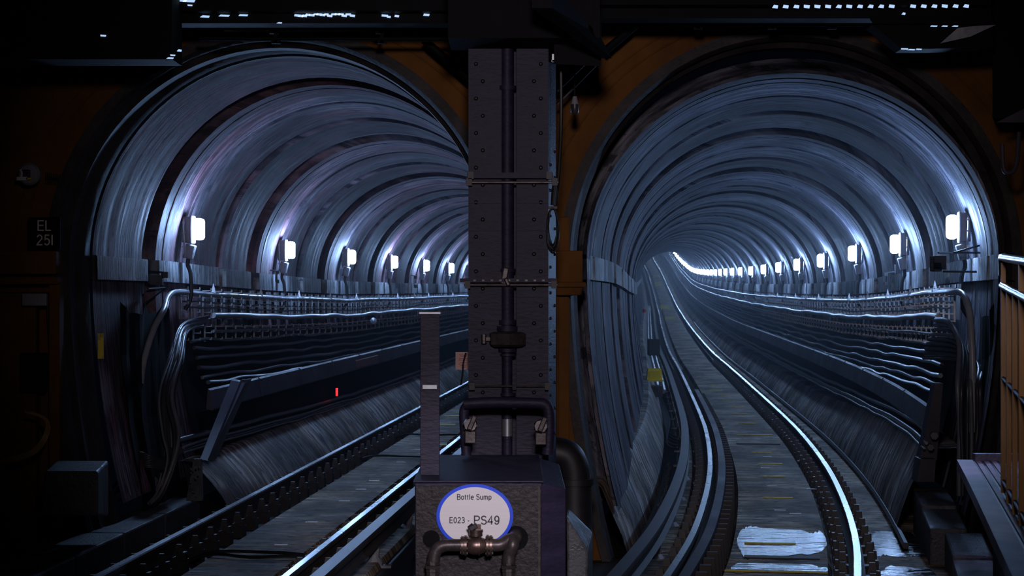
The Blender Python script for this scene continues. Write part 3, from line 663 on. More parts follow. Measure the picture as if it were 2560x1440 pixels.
mb = MB(); c = px(205, 1165, 18.0); mb.hexa([px(100, 1290, 17.2), px(245, 1290, 17.2), px(271, 1290, 18.4), px(130, 1290, 18.4), px(112, 1178, 17.2), px(245, 1178, 17.2), px(271, 1152, 18.4), px(140, 1152, 18.4)])
tag(mb.build('concrete_plinth', M['kerb'], bevel=0.02), 'dark flat topped concrete plinth standing at the far left', 'plinth')
# thin pipe along the right haunch foot
mb = MB(); mb.tube([T('R', Y, 1.25, -0.17) for Y in ys_of('R', 19.3, 120, 1)], 0.035, 6); tag(mb.build('gutter_pipe', M['cable_dark'], smooth=True), 'dark pipe lying at the foot of the right haunch', 'pipe')
mb = MB(); mb.tube(bez([T('R', 17.2, 0.95, -0.2), T('R', 16.8, 1.05, -0.19), T('R', 16.7, 1.25, -0.2), T('R', 17.1, 1.5, -0.17)], 5), 0.012, 6); tag(mb.build('loose_cable', M['cable_dark'], smooth=True), 'thin loose cable beside the wet patch right of the right rail', 'cable')
# cables crossing the left slab
for k, (Y, w_) in enumerate(((18.55, 'nearest pair upper'), (18.42, 'nearest pair lower'), (29.2, 'middle'), (33.6, 'farthest'))):
    mb = MB(); mb.tube(bez([T('L', Y, -0.65, -0.25), T('L', Y+0.05, -0.4, -0.17), T('L', Y+0.12*(-1)**k, 0.0, -0.175), T('L', Y-0.05, 0.42, -0.17), T('L', Y, 0.7, -0.24)], 5), 0.016, 6)
    tag(mb.build('crossing_cable', M['black'], smooth=True), '%s black cable laid across the left track slab' % w_, 'cable')

# ---------------------------------------------------------------- slab markers
def flat_mark(name, m, s, Y, off, w_, d, h, label, cat, group):
    mb = MB(); mb.box((0, 0, h/2), (w_, d, h)); o = mb.build(name, M[m]); o.location = T(s, Y, off, -0.199); o.rotation_euler = (0, 0, -heading(s, Y))
    return tag(o, label, cat, group)
zs = 2.5
def unproj(s, x, y):
    Y = zs*F/(y-720.0)
    for _ in range(6): Y = (0.2-zr(s, Y))*F/(y-720.0)
    return Y, (x-1280)/F*Y-cx(s, Y)
for k, (x, y) in enumerate(((703, 1363), (780, 1306), (861, 1253), (903, 1224), (936, 1202), (1003, 1156), (1046, 1124), (1110, 1108))):
    Y, o = unproj('L', x, y); flat_mark('slab_marker', 'tagw', 'L', Y, o, 0.13, 0.05, 0.006, '%s white strip marker from the camera on the left track slab' % ORD[k], 'marker', 'white markers on the left slab')
for k, (x, y) in enumerate(((1112, 1112), (1128, 1062), (1140, 1040))):
    Y, o = unproj('L', x-10, y); flat_mark('yellow_slot', 'ywear', 'L', Y, o, 0.30, 0.22, 0.008, '%s worn yellow patch on the left track slab, seen behind the steel post' % ORD[k], 'paint patch', 'yellow patches on the left slab')
for k, (x, y) in enumerate(((1893, 1098), (1918, 1142), (1914, 1170), (1930, 1215), (1950, 1276), (1988, 1284), (2028, 1222), (2004, 1152), (1945, 1275))):
    if k == 8: continue
    Y, o = unproj('R', x, y); flat_mark('slab_marker', 'tagw', 'R', Y, o, 0.13, 0.03, 0.006, '%s white strip marker on the right track slab' % ORD[k], 'marker', 'white markers on the right slab')
for k, (x, y, w_) in enumerate(((1782, 962, .22), (1790, 975, .3), (1808, 987, .22), (1822, 1002, .3), (1842, 1018, .3), (1850, 1036, .3), (1868, 1059, .32), (1885, 1088, .62), (1905, 1132, .3), (1935, 1192, .3), (1925, 1160, .34), (1945, 1245, .35), (1925, 1360, .5), (1940, 1430, .9))):
    Y, o = unproj('R', x, y); flat_mark('yellow_slot', 'ywear', 'R', Y, o, w_, 0.07, 0.01, '%s worn yellow strip from the far end on the right track slab' % ORD[k], 'paint strip', 'yellow strips on the right slab')
for k, (x, y) in enumerate(((1925, 1110), (1970, 1395))):
    Y, o = unproj('R', x, y); flat_mark('drain_cover', 'timber', 'R', Y, 0.08, 0.7, 0.16, 0.012, '%s narrow dark drain cover across the right track slab' % ['farther', 'nearer'][k], 'drain cover', 'drain covers')
# timber boards at the near end of the left slab
mb = MB()
for k in range(5): mb.box(T('L', 15.2+k*0.2, -0.02, -0.19), (0.72, 0.18, 0.03), -heading('L', 15))
tag(mb.build('timber_walkway', M['timber'], bevel=0.005), 'dark timber boards at the near end of the left track slab', 'boards')
# joint lines on the slab (transverse dark planks)
for s in ('L', 'R'):
    pass

# puddles on the right track
def puddle(name, s, Yc, oc, ry, ro, z, label, seed):
    rnd = random.Random(seed); n = 120; pts = []
    for i in range(n):
        a = i*2*PI/n; k = 1+0.22*math.sin(3*a+seed)+0.12*math.sin(7*a+2*seed)+rnd.uniform(-0.10, 0.10)
        dx = math.copysign(abs(math.cos(a))**0.28, math.cos(a))*ro; dy = math.sin(a)*ry*k
        pts.append(T(s, Yc+dy, oc+dx, z))
    mb = MB(); mb.poly(pts); mb.poly([p-Vector((0, 0, 0.004)) for p in pts][::-1])
    tag(mb.build(name, M['water']), label, 'puddle')
puddle('puddle', 'R', 19.75, 0.07, 1.05, 0.44, -0.196, 'glistening puddle filling the slab between the right track rails', 1)
puddle('puddle', 'R', 17.75, 0.07, 0.30, 0.43, -0.196, 'narrow glistening puddle across the right slab, nearer than the wide one', 2)
puddle('puddle', 'R', 19.7, 1.20, 0.95, 0.25, -0.216, 'wet patch right of the right track outer rail', 3)
puddle('puddle', 'R', 17.7, 1.20, 0.45, 0.24, -0.216, 'small wet patch nearest the camera right of the outer rail', 4)
mb = MB(); rnd = random.Random(3)
for i in range(90):
    y = 19.5+i*0.11; mb.tube([T('R', y, -1.33+rnd.uniform(-.02, .02), -0.295), T('R', y, -1.33, -0.27)], [0.03, 0.008], 6)
tag(mb.build('water_beads', M['drop'], smooth=True), 'line of glittering water drips in the gutter by the inner wall of the right tunnel', 'water', None, 'stuff')

# yellow trackside boxes in the right tunnel
def stool(x, y, w_px, label, flat=False):
    Yb = min([(abs(720-F*(zr('R', q)-0.2)/q-y), q) for q in [60+i*0.25 for i in range(640)]])[1]
    w_ = w_px/F*Yb; r = empty('yellow_step', T('R', Yb, (x-1280)/F*Yb-cx('R', Yb), -0.2), -heading('R', Yb)); h = w_*0.38
    mb = MB(); mb.box((0, 0, h*0.72), (w_, w_*0.5, h*0.56)); mb.build('lid', M['pyel'], r)
    for sx in (-1, 1):
        mb = MB(); mb.box((sx*w_*0.42, 0, h*0.22), (w_*0.12, w_*0.4, h*0.45)); mb.build('leg', M['pyel'], r)
    tag(r, label, 'yellow box', 'pale yellow boxes between the far rails')
stool(1676, 802, 27, 'nearest pale yellow box between the rails of the right tunnel')
stool(1663, 776, 23, 'second pale yellow box from the near end between the right tunnel rails')
stool(1661, 771, 22, 'third pale yellow box, close behind the second, between the right tunnel rails')
stool(1646, 718, 16, 'fourth pale yellow box between the far rails of the right tunnel')
stool(1644, 711, 16, 'fifth pale yellow box between the far rails of the right tunnel')
stool(1640, 693, 14, 'farthest pale yellow box between the rails of the right tunnel')
Yb = 41.5; r = empty('yellow_cabinet', px(1636, 950, Yb)); sc_ = Yb/F
mb = MB(); mb.hexa([(-20*sc_, -0.1, 0), (20*sc_, -0.1, 0), (20*sc_, 0.15, 0), (-20*sc_, 0.15, 0), (-17*sc_, -0.08, 29*sc_), (17*sc_, -0.08, 29*sc_), (17*sc_, 0.12, 29*sc_), (-17*sc_, 0.12, 29*sc_)]); mb.build('body', M['yel'], r, bevel=0.01)
mb = MB(); mb.box((0, -0.12, -0.01), (43*sc_, 0.1, 0.03)); mb.build('base_lip', M['yel'], r)
mb = MB(); mb.box((0, -0.10, 13*sc_), (26*sc_, 0.02, 19*sc_), rx=0.1); mb.build('door', M['yel'], r)
tag(r, 'bright yellow cabinet beside the conductor rail in the right tunnel', 'cabinet')
mb = MB(); mb.box(px(1636, 975, Yb-1)+Vector((0, 0, -0.02)), (0.3, 0.5, 0.22)); tag(mb.build('cabinet_stand', M['black']), 'black plinth under the bright yellow cabinet', 'plinth')
mb = MB(); mb.box(px(1634, 868, 55), (0.32, 0.5, 0.45)); tag(mb.build('black_cabinet', M['black'], bevel=0.02), 'black box behind the yellow cabinet in the right tunnel', 'cabinet')
for k, (x0, x1) in enumerate(((1632, 1618), (1640, 1626))):
    mb = MB(); pts = [px(x0+4, 925, 43.5), px(x0, 890, 50), px(x0-8, 840, 60), px(x1-6, 790, 78), px(x1-8, 720, 98)]
    pts = bez([T('R', q, -1.48+0.13*k, 0.02) for q in (44, 52, 62, 80, 110, 150)], 10); mb.tube(pts, [0.05+0.018*(i % 2) for i in range(len(pts))], 8)
    tag(mb.build('ribbed_hose', M['cable'], smooth=True), '%s ribbed hose running behind the yellow cabinet' % ['inner wall side', 'rail side'][k], 'hose')
mb = MB(); mb.tube([px(1611, 773, 62), px(1611, 781, 62)], [0.05, 0.05], 10); tag(mb.build('red_marker', M['redp']), 'small red cap on the hose by the inner wall', 'marker')
for k in range(5):
    mb = MB(); mb.tube(bez([T('R', 40-k*0.8, -1.52, 0.35), T('R', 38-k*0.7, -1.45+0.03*k, 0.0), T('R', 35.5-k*0.8, -1.38, -0.22), T('R', 34-k*0.6, -1.2, -0.25)], 5), 0.015, 6)
    tag(mb.build('loose_cable', M['cable_dark'], smooth=True), '%s loose cable drooping below the yellow cabinet' % ORD[k], 'cable', 'loose cables below the yellow cabinet')

# ---------------------------------------------------------------- steel column
YC = 16.3
r = empty('riveted_column', (px(1280, 0, YC).x, YC, -2.6))
def R(p): return Vector(p)-r.location
def pbox(mb, x0, y0, x1, y1, Y, d, **k):
    a = px(x0, y0, Y); b_ = px(x1, y1, Y); mb.box(R(((a.x+b_.x)/2, Y+d/2, (a.z+b_.z)/2)), (abs(b_.x-a.x), d, abs(a.z-b_.z)), **k)
for (x0, x1, rx_) in ((1171, 1252, (1190, 1207)), (1293, 1371, (1352, 1335))):
    mb = MB(); pbox(mb, x0, 40, x1, 1500, YC, 0.03); o = mb.build('flange', M['column'], r)
    m2 = MB()
    y = 160; i = 0
    while y < 1010:
        if abs(y-570) > 14: m2.rivet(R(px(rx_[i % 2], y, YC)), (0, -1, 0), 0.018, 0.8)
        y += 43.2; i += 1
    m2.build('rivet_rows', M['iron'], o)
    for y0, y1 in ((505, 508), (559, 577), (965, 968)):
        m2 = MB(); pbox(m2, x0, y0, x1, y1, YC-0.012, 0.015); m2.build('splice_plate', M['column'], o)
mb = MB(); pbox(mb, 1252, 40, 1293, 1500, YC+0.22, 0.03); mb.build('web', M['column'], r)
mb = MB(); a = px(1371, 0, YC).x; mb.hexa([R((a-0.03, YC+0.02, -2.6)), R((a, YC+0.02, -2.6)), R((a+0.075, YC+0.62, -2.6)), R((a+0.045, YC+0.62, -2.6)), R((a-0.03, YC+0.02, 2.3)), R((a, YC+0.02, 2.3)), R((a+0.075, YC+0.62, 2.3)), R((a+0.045, YC+0.62, 2.3))])
o = mb.build('side_plate', M['column'], r)
m2 = MB(); y = 380; i = 0
while y < 1130:
    t = 0.2 if i % 2 else 0.75; p = Vector((a+0.004+0.075*t, YC+0.02+0.6*t, 0)); p.z = (720-y)/F*p.y; m2.rivet(R(p), (0.6, -0.8, 0), 0.014, 0.9); y += 32; i += 1
m2.build('rivet_rows', M['iron'], o)
for x in (1252, 1293):
    mb = MB(); xx = px(x, 0, YC).x; mb.box(R((xx, YC+0.12, -0.15)), (0.012, 0.22, 4.9)); mb.build('inner_angle', M['column'], r)
mb = MB(); mb.box(R((px(1271, 0, YC).x+0.0, YC+0.35, -0.15)), (0.6, 0.03, 4.9)); mb.build('back_plate', M['column'], r)
tag(r, 'tall purple grey riveted steel column between the two tunnels', 'column')
r0 = r
# straps and channel across the column
for (y0, y1, x0, x1, m_, nm, lab) in ((432, 446, 1168, 1382, 'column', 'flat_strap', 'flat dark strap clamped across the column at upper height'), (452, 459, 1164, 1396, 'pipe', 'clamp_rod', 'thin round rod clamped across the column under the flat strap'), (696, 706, 1150, 1392, 'column', 'slotted_channel', 'slotted steel channel bolted across the middle of the column'), (708, 716, 1160, 1394, 'pipe', 'clamp_rod', 'pale rod directly under the slotted channel on the column'), (963, 967, 1171, 1378, 'pipe', 'clamp_rod', 'lowest thin rod across the column above the cabinet')):
    a = px(x0, y0, YC-0.05); b_ = px(x1, y1, YC-0.05); rr = empty(nm, ((a.x+b_.x)/2, YC-0.05, (a.z+b_.z)/2)); w_ = b_.x-a.x; h = a.z-b_.z
    mb = MB()
    if nm == 'clamp_rod': mb.tube([(-w_/2, 0, 0), (w_/2, 0, 0)], h/2, 8)
    else: mb.box((0, 0, 0), (w_, 0.05, h))
    mb.build('bar', M[m_], rr)
    if nm == 'slotted_channel':
        for k in range(9):
            mb = MB(); mb.box((-w_/2+0.12+k*0.07, -0.027, 0), (0.02, 0.006, 0.014)); mb.build('slot', M['pipe'], rr)
    else:
        for sx in (-1, 1):
            mb = MB(); mb.box((sx*(w_/2-0.03), 0, 0), (0.045, 0.09, 0.06)); mb.build('clamp', M['iron'], rr)
    tag(rr, lab, 'bracket')
# vertical pipe with couplings
r = empty('riser_pipe', px(1268, 1140, YC-0.04)); xc = px(1268, 0, YC-0.04).x; yc = YC+0.04
def zpx(y): return (720-y)/F*yc-r.location.z
def seg(mb, y0, y1, rad, n=16): mb.tube([Vector((0, 0.08, zpx(y0))), Vector((0, 0.08, zpx(y1)))], rad, n)
mb = MB(); seg(mb, 60, 830, 0.055); seg(mb, 870, 1141, 0.042); mb.build('pipe', M['column'], r, smooth=True, split=0.9)
for y0, y1, rad, nm in ((800, 812, 0.08, 'collar'), (815, 828, 0.095, 'collar'), (672, 680, 0.07, 'collar'), (870, 880, 0.085, 'collar'), (884, 890, 0.072, 'collar'), (982, 990, 0.07, 'collar'), (215, 226, 0.075, 'collar')):
    mb = MB(); seg(mb, y0, y1, rad); mb.build(nm, M['column'], r, smooth=True, split=0.9)
mb = MB(); mb.tube([Vector((0, 0.02, zpx(y))) for y in (829, 833, 860, 866)], [0.13, 0.165, 0.165, 0.13], 6); mb.tube([Vector((-0.19, 0.0, zpx(858))), Vector((-0.19, 0.0, zpx(836)))], 0.025, 8); mb.box((-0.165, 0, zpx(847)), (0.05, 0.03, 0.03)); mb.build('hexagonal_union', M['pipe'], r)
mb = MB(); seg(mb, 1047, 1090, 0.0445); mb.build('silver_tape', M['galv'], r, smooth=True, split=0.9)
mb = MB(); mb.box((-0.02, 0.0, zpx(690)), (0.05, 0.05, 0.14), ry=0.2); mb.box((0.0, -0.02, zpx(705)), (0.035, 0.05, 0.07), ry=-0.4); mb.build('hook', M['pipe'], r, bevel=0.01)
tag(r, 'vertical pipe in the column recess with a hexagonal union and silver tape', 'pipe')
# manifold at the foot of the column
r = empty('pipe_manifold', px(1260, 1140, 15.9)); 
def Q(x, y, Y): return px(x, y, Y)-r.location
mb = MB(); mb.tube(bez([Q(1160, 1010, 15.9), Q(1230, 1006, 15.9), Q(1340, 1008, 15.9), Q(1362, 1012, 15.9), Q(1372, 1030, 15.9), Q(1372, 1090, 15.9), Q(1368, 1136, 15.9)], 6), 0.045, 12); mb.build('bent_pipe', M['column'], r, smooth=True, split=1)
mb = MB(); mb.tube(bez([Q(1168, 1012, 15.95), Q(1160, 1030, 15.95), Q(1162, 1080, 15.95), Q(1166, 1138, 15.95)], 6), 0.04, 12); mb.build('bent_pipe', M['column'], r, smooth=True, split=1)
for x, y in ((1176, 1062), (1352, 1066)):
    mb = MB(); mb.tube([Q(x, y, 15.8), Q(x, y, 15.72)], [0.06, 0.05], 8); mb.box(Q(x+4, y-5, 15.68), (0.04, 0.04, 0.12), ry=0.4); mb.box(Q(x, y+30, 15.8), (0.09, 0.09, 0.1)); mb.build('valve', M['pipe'], r, bevel=0.008)
tag(r, 'rusty pipe manifold with two small valves at the foot of the column', 'pipes')
# post left of the column
r = empty('steel_post', px(1075, 1195, 14.45)); p0 = px(1052, 786, 14.45); p1 = px(1100, 1193, 14.45)
mb = MB(); mb.box((0, 0, (p0.z+p1.z)/2-r.location.z), (p1.x-p0.x, 0.05, p0.z-p1.z)); mb.build('shaft', M['column'], r, bevel=0.004)
mb = MB(); mb.box((0, 0, 0.012), (0.19, 0.10, 0.025)); mb.build('base_plate', M['column'], r)
mb = MB(); mb.box((0, -0.035, px(0, 967, 14.45).z-r.location.z), (0.11, 0.02, 0.035)); mb.box((0.0, 0, p0.z-r.location.z+0.01), (0.16, 0.07, 0.02)); mb.build('bracket_plate', M['galv'], r, bevel=0.004)['label'] = 'pale bracket plates'
tag(r, 'short flat steel post standing on the cabinet top left of the column', 'post')
# peach notice plate
r = empty('notice_plate', px(1157, 902, 17.0)); s_ = 17.0/F
mb = MB(); mb.box((0, 0, 0), (36*s_, 0.02, 44*s_)); mb.build('plate', M['peach'], r)
mb = MB()
for k, (zz, ww) in enumerate(((15, 24), (12, 16), (6, 22), (2, 26), (-4, 20), (-8, 26), (-12, 18), (-16, 12))): mb.box((2*s_, -0.012, zz*s_), (ww*s_, 0.004, 1.6*s_))
mb.build('faded_print', M['peachink'], r)
mb = MB(); mb.tube(bez([(8*s_, -0.05, 20*s_), (2*s_, -0.05, -4*s_), (0, -0.05, -30*s_), (-4*s_, -0.05, -60*s_)], 5), 0.008, 6); mb.build('hanging_wire', M['black'], r)
tag(r, 'small faded peach notice plate half hidden behind the column', 'notice')

# ---------------------------------------------------------------- sump cabinet with sign and valve
YB = 14.0; k_ = YB/F
r = empty('sump_cabinet', (px(1196, 0, YB).x, YB, -2.6)); xl = px(1037, 0, YB).x; xr = px(1355, 0, YB).x; zt = px(0, 1205, YB).z
def RB(p): return Vector(p)-r.location
mb = MB(); mb.box(RB(((xl+xr)/2, YB+1.07, (zt-2.6)/2)), (xr-xl, 2.14, zt+2.6)); mb.build('body', M['column'], r, bevel=0.008)
m2 = MB(); m2.box(RB(((xl+xr)/2, YB-0.008, (zt-2.6)/2-0.006)), (xr-xl-0.012, 0.016, zt+2.56)); fp = m2.build('front_plate', M['box'], r, bevel=0.004)
m2 = MB(); zz = px(0, 1352, YB).z; m2.box(RB(((xl+xr)/2, YB-0.018, zz)), (xr-xl-0.02, 0.003, 0.006)); m2.build('plate_joint', M['black'], fp)
m2 = MB(); m2.hexa([RB((xr-0.005, YB+0.03, -2.6)), RB((xr+0.17, YB+0.12, -2.6)), RB((xr+0.17, YB+2.1, -2.6)), RB((xr-0.005, YB+2.14, -2.6)), RB((xr-0.005, YB+0.03, zt-0.01)), RB((xr+0.17, YB+0.12, zt-0.06)), RB((xr+0.17, YB+2.1, zt-0.06)), RB((xr-0.005, YB+2.14, zt-0.01))]); m2.build('side_panel', M['column'], r, bevel=0.006)
m2 = MB(); m2.box(RB(((xl+xr)/2, YB+1.05, zt+0.006)), (xr-xl+0.02, 2.18, 0.012)); m2.build('top_plate', M['column'], r, bevel=0.003)
m2 = MB(); m2.tube([RB((xr-0.02, YB-0.014, zt-0.03)), RB((xr-0.02, YB-0.014, -2.6))], 0.006, 6); m2.build('corner_bead', M['bolt'], r)
for x, y in ((1290, 1345), (1078, 1347)):
    m2 = MB(); p = px(x, y, YB-0.02); c0 = RB(p); m2.tube([c0+Vector((0, 0.002, 0)), c0+Vector((0, -0.004, 0))], 0.085 if x > 1200 else 0.06, 24); m2.build('pipe_opening', M['soot'], r)
tag(r, 'dark rust brown steel sump cabinet carrying the round white sign', 'cabinet')
# sign
cxs, czs = px(1187, 1290, YB-0.03).x, px(1187, 1290, YB-0.03).z; ys_ = YB-0.03
r = empty('oval_sign', (cxs, ys_, czs))
def oval(mb, a, b_, y0, y1, zmin):
    pts = [(a*math.cos(t*2*PI/64), b_*math.sin(t*2*PI/64)) for t in range(64)]
    pts = [(x, max(z, zmin)) for x, z in pts]
    f = [Vector((x, y0, z)) for x, z in pts]; bk = [Vector((x, y1, z)) for x, z in pts]; n = 64; b = len(mb.v); mb.v += f+bk
    mb.f.append(tuple(range(b, b+n))); mb.m.append(0); mb.f.append(tuple(range(b+n, b+2*n))[::-1]); mb.m.append(0)
    for i in range(n): j = (i+1) % n; mb.f.append((b+i, b+j, b+n+j, b+n+i)); mb.m.append(0)
mb = MB(); oval(mb, 96*k_, 80*k_, 0.0, 0.012, -57*k_); mb.build('blue_rim', M['blue'], r)['label'] = 'blue rim'
mb = MB(); oval(mb, 87.5*k_, 72*k_, -0.006, 0.004, -57*k_); face = mb.build('white_face', M['white'], r)
def arc(cx_, cy, rx, ry, a0, a1, n=14):
    return [(cx_+rx*math.cos(math.radians(a0+(a1-a0)*i/n)), cy+ry*math.sin(math.radians(a0+(a1-a0)*i/n))) for i in range(n+1)]
# strokes of each character on a cap height of 1 (width, strokes)
GLYPH = {
 'B': (0.66, [[(0.06, 0), (0.06, 1), (0.34, 1)]+arc(0.34, 0.76, 0.24, 0.24, 90, -90)+[(0.06, 0.52)], [(0.34, 0.52)]+arc(0.36, 0.26, 0.27, 0.26, 90, -90)+[(0.0, 0.0)]]),
 'P': (0.66, [[(0.06, -0.04), (0.06, 1), (0.36, 1)]+arc(0.36, 0.74, 0.26, 0.26, 90, -90)+[(0.06, 0.48)]]),
 'E': (0.62, [[(0.60, 1), (0.06, 1), (0.06, 0), (0.62, 0)], [(0.06, 0.52), (0.56, 0.52)]]),
 'L': (0.56, [[(0.06, 1.04), (0.06, 0), (0.54, 0)]]),
 'I': (0.14, [[(0.07, -0.04), (0.07, 1.04)]]),
 'S': (0.66, [arc(0.34, 0.76, 0.25, 0.24, 15, 270, 20)+arc(0.34, 0.26, 0.28, 0.26, 90, -165, 20)]),
 'o': (0.58, [arc(0.29, 0.34, 0.23, 0.34, 0, 360, 24)]),
 't': (0.32, [[(0.15, 0.92), (0.15, 0.12)]+arc(0.25, 0.12, 0.10, 0.12, 180, 280, 6), [(0.0, 0.68), (0.30, 0.68)]]),
 'l': (0.20, [[(0.09, 1.04), (0.09, -0.04)]]),
 'e': (0.58, [[(0.06, 0.38), (0.52, 0.38)]+arc(0.29, 0.34, 0.23, 0.34, 8, 322, 22)]),
 'u': (0.56, [[(0.07, 0.72), (0.07, 0.22)]+arc(0.27, 0.20, 0.20, 0.20, 180, 350, 10)+[(0.48, 0.3), (0.48, 0.72)], [(0.48, 0.4), (0.48, -0.04)]]),
 'm': (0.86, [[(0.07, 0.72), (0.07, -0.04)], arc(0.245, 0.48, 0.175, 0.20, 180, 0, 10)+[(0.42, -0.04)], arc(0.595, 0.48, 0.175, 0.20, 180, 0, 10)+[(0.77, -0.04)]]),
 'p': (0.60, [[(0.07, 0.72), (0.07, -0.30)], arc(0.29, 0.34, 0.22, 0.34, 0, 360, 22)]),
 '0': (0.62, [arc(0.30, 0.50, 0.24, 0.50, 0, 360, 26)]),
 '2': (0.60, [arc(0.29, 0.73, 0.23, 0.27, 170, -25, 14)+[(0.08, 0.10), (0.05, 0.0), (0.56, 0.0)]]),
 '3': (0.60, [arc(0.28, 0.75, 0.21, 0.25, 160, -90, 14)+arc(0.28, 0.26, 0.24, 0.26, 90, -160, 14)]),
 '4': (0.62, [[(0.44, -0.04), (0.44, 1.0), (0.03, 0.28), (0.60, 0.28)]]),
 '5': (0.60, [[(0.52, 1), (0.14, 1), (0.09, 0.52)]+arc(0.28, 0.32, 0.25, 0.32, 120, -150, 16)]),
 '9': (0.62, [arc(0.30, 0.68, 0.23, 0.32, 0, 360, 22), [(0.53, 0.68), (0.53, 0.5)]+arc(0.29, 0.40, 0.24, 0.40, 0, -150, 12)]),
 '-': (0.36, [[(0.04, 0.36), (0.32, 0.36)]]), ' ': (0.24, [])}
def text(body, x, z, size, parent, mat_, name='lettering', wt=0.135, y=-0.008, depth=0.0012, sx=1.0, gap=0.13):
    """size = cap height; flat ribbons of stroke, centred on (x, z)"""
    W = sum(GLYPH[c][0]+gap for c in body)-gap; mb = MB(); X = -W/2
    for c in body:
        w_, strokes = GLYPH[c]
        for q, st in enumerate(strokes):
            P = [Vector((X+p[0], p[1]-0.5)) for p in st]; L_ = []
            for i, p in enumerate(P):
                closed = (P[0]-P[-1]).length < 1e-4
                a = P[i]-P[i-1] if i > 0 else (P[-1]-P[-2] if closed else P[1]-P[0]); b = P[i+1]-P[i] if i < len(P)-1 else (P[1]-P[0] if closed else a)
                a = a.normalized() if a.length > 1e-6 else b.normalized(); b = b.normalized() if b.length > 1e-6 else a
                na = Vector((-a.y, a.x)); nb = Vector((-b.y, b.x)); m_ = (na+nb)
                m_ = m_.normalized() if m_.length > 1e-3 else na; k = min(2.0, 1/max(0.4, m_.dot(na)))
                L_.append((p+m_*wt/2*k, p-m_*wt/2*k))
            f = [[Vector((a_.x*size*sx, -depth-0.0001*q, a_.y*size)) for a_ in pr_] for pr_ in L_]
            mb.quadstrip_grid(f)
        X += w_+gap
    o = mb.build(name, M[mat_], parent); o.location = (x, y, z); return o
text('Bottle Sump', -1*k_, 48*k_, 12.5*k_, face, 'ink', wt=0.17)
text('E023 -', -38*k_, -10*k_, 13.5*k_, face, 'ink', wt=0.16)
text('PS49', 30*k_, -10*k_, 20*k_, face, 'ink', wt=0.15, sx=1.08)
tag(r, 'white oval sign with a blue rim fixed to the sump cabinet front', 'sign')
# valve and pipework in front of the sign
YV = YB-0.17; kv = YV/F
r = empty('valve_pipework', px(1190, 1365, YV))
def V(x, y, d=0.0): return px(x, y, YV)+Vector((0, d, 0))-r.location
mb = MB(); mb.tube(bez([V(1165, 1363), V(1135, 1363), V(1112, 1364), V(1094, 1372), V(1086, 1388), V(1084, 1405)], 6), 0.044, 16); mb.build('elbow_pipe', M['pipe'], r, smooth=True, split=1)
mb = MB(); mb.tube(bez([V(1230, 1363), V(1252, 1362), V(1276, 1350, 0.02), V(1282, 1362, -0.01), V(1274, 1385), V(1272, 1408)], 6), 0.046, 16); mb.build('elbow_pipe', M['pipe'], r, smooth=True, split=1)
mb = MB(); mb.tube(bez([V(1276, 1362), V(1286, 1350, 0.06), V(1290, 1345, 0.16)], 6), 0.05, 16); mb.build('stub_pipe', M['pipe'], r, smooth=True, split=1)
for x in (1082, 1272):
    mb = MB()
    for y0, y1, rad, n in ((1402, 1412, 0.044, 8), (1413, 1420, 0.060, 6), (1421, 1429, 0.050, 8), (1430, 1445, 0.046, 8), (1446, 1640, 0.040, 12)): mb.tube([V(x, y0), V(x, y1)], rad, n)
    mb.build('union_nut', M['pipe'], r)
for x, rad in ((1156, 0.066), (1164, 0.072), (1219, 0.076), (1227, 0.072)):
    mb = MB(); mb.tube([V(x-3, 1364), V(x+3, 1364)], rad, 24); f_ = mb.build('valve_flange', M['bronze'], r, smooth=True, split=0.7)
    m2 = MB()
    for q in range(8):
        a = q*PI/4+0.2; c0 = V(x-5, 1364)+Vector((0, math.cos(a)*rad*0.8, math.sin(a)*rad*0.8)); m2.tube([c0, c0+Vector((0.030, 0, 0))], 0.0085, 6)
    m2.build('bolt_ring', M['bolt'], f_)
mb = MB(); mb.tube([V(x, 1364) for x in (1168, 1176, 1184, 1196, 1206, 1215)], [0.045, 0.058, 0.064, 0.064, 0.056, 0.045], 20); mb.build('valve_body', M['bronze'], r, smooth=True, split=0.8)
mb = MB(); mb.tube([V(1196, 1364), V(1200, 1364)], 0.072, 20); mb.build('body_rib', M['bronze'], r, smooth=True, split=0.8)
mb = MB(); mb.tube([V(1190, 1340), V(1190, 1330)], 0.046, 16); mb.tube([V(1190, 1330), V(1190, 1324)], 0.05, 16); mb.tube([V(1192, 1326), V(1192, 1312)], 0.02, 8); mb.box(V(1197, 1318), (0.03, 0.04, 0.04)); mb.build('valve_stem', M['bronze'], r, smooth=True, split=0.7)
mb = MB(); mb.box(V(1183, 1318), (0.06, 0.05, 0.035), ry=-0.5); mb.tube([V(1172, 1322), V(1184, 1314)], [0.02, 0.024], 8); mb.build('lever_handle', M['black'], r, bevel=0.006)
tag(r, 'bronze flanged valve with elbow pipes in front of the oval sign', 'valve')
# thick drain bend right of cabinet
r = empty('drain_bend', px(1440, 1340, 17.2)); 
def D(x, y, Y=17.2): return px(x, y, Y)-r.location
mb = MB(); mb.tube(bez([D(1360, 1133), D(1392, 1133), D(1418, 1142), D(1432, 1168), D(1436, 1200)], 6), 0.14, 20); mb.build('elbow', M['iron'], r, smooth=True, split=1)
mb = MB(); mb.tube([D(1436, 1196), D(1436, 1212)], 0.17, 20); mb.box(D(1470, 1196), (0.05, 0.06, 0.09)); mb.build('collar', M['iron'], r, smooth=True, split=0.7)
mb = MB(); mb.tube([D(1436, 1212), D(1438, 1460)], 0.15, 20); mb.build('downpipe', M['iron'], r, smooth=True, split=0.9)
tag(r, 'thick black drain bend dropping down right of the cabinet', 'pipe')
mb = MB(); mb.hexa([px(1418, 1480, 15.6), px(1470, 1480, 15.6), px(1482, 1440, 16.6), px(1420, 1440, 16.6), px(1416, 1288, 15.6), px(1470, 1376, 15.6), px(1482, 1330, 16.6), px(1420, 1270, 16.6)])
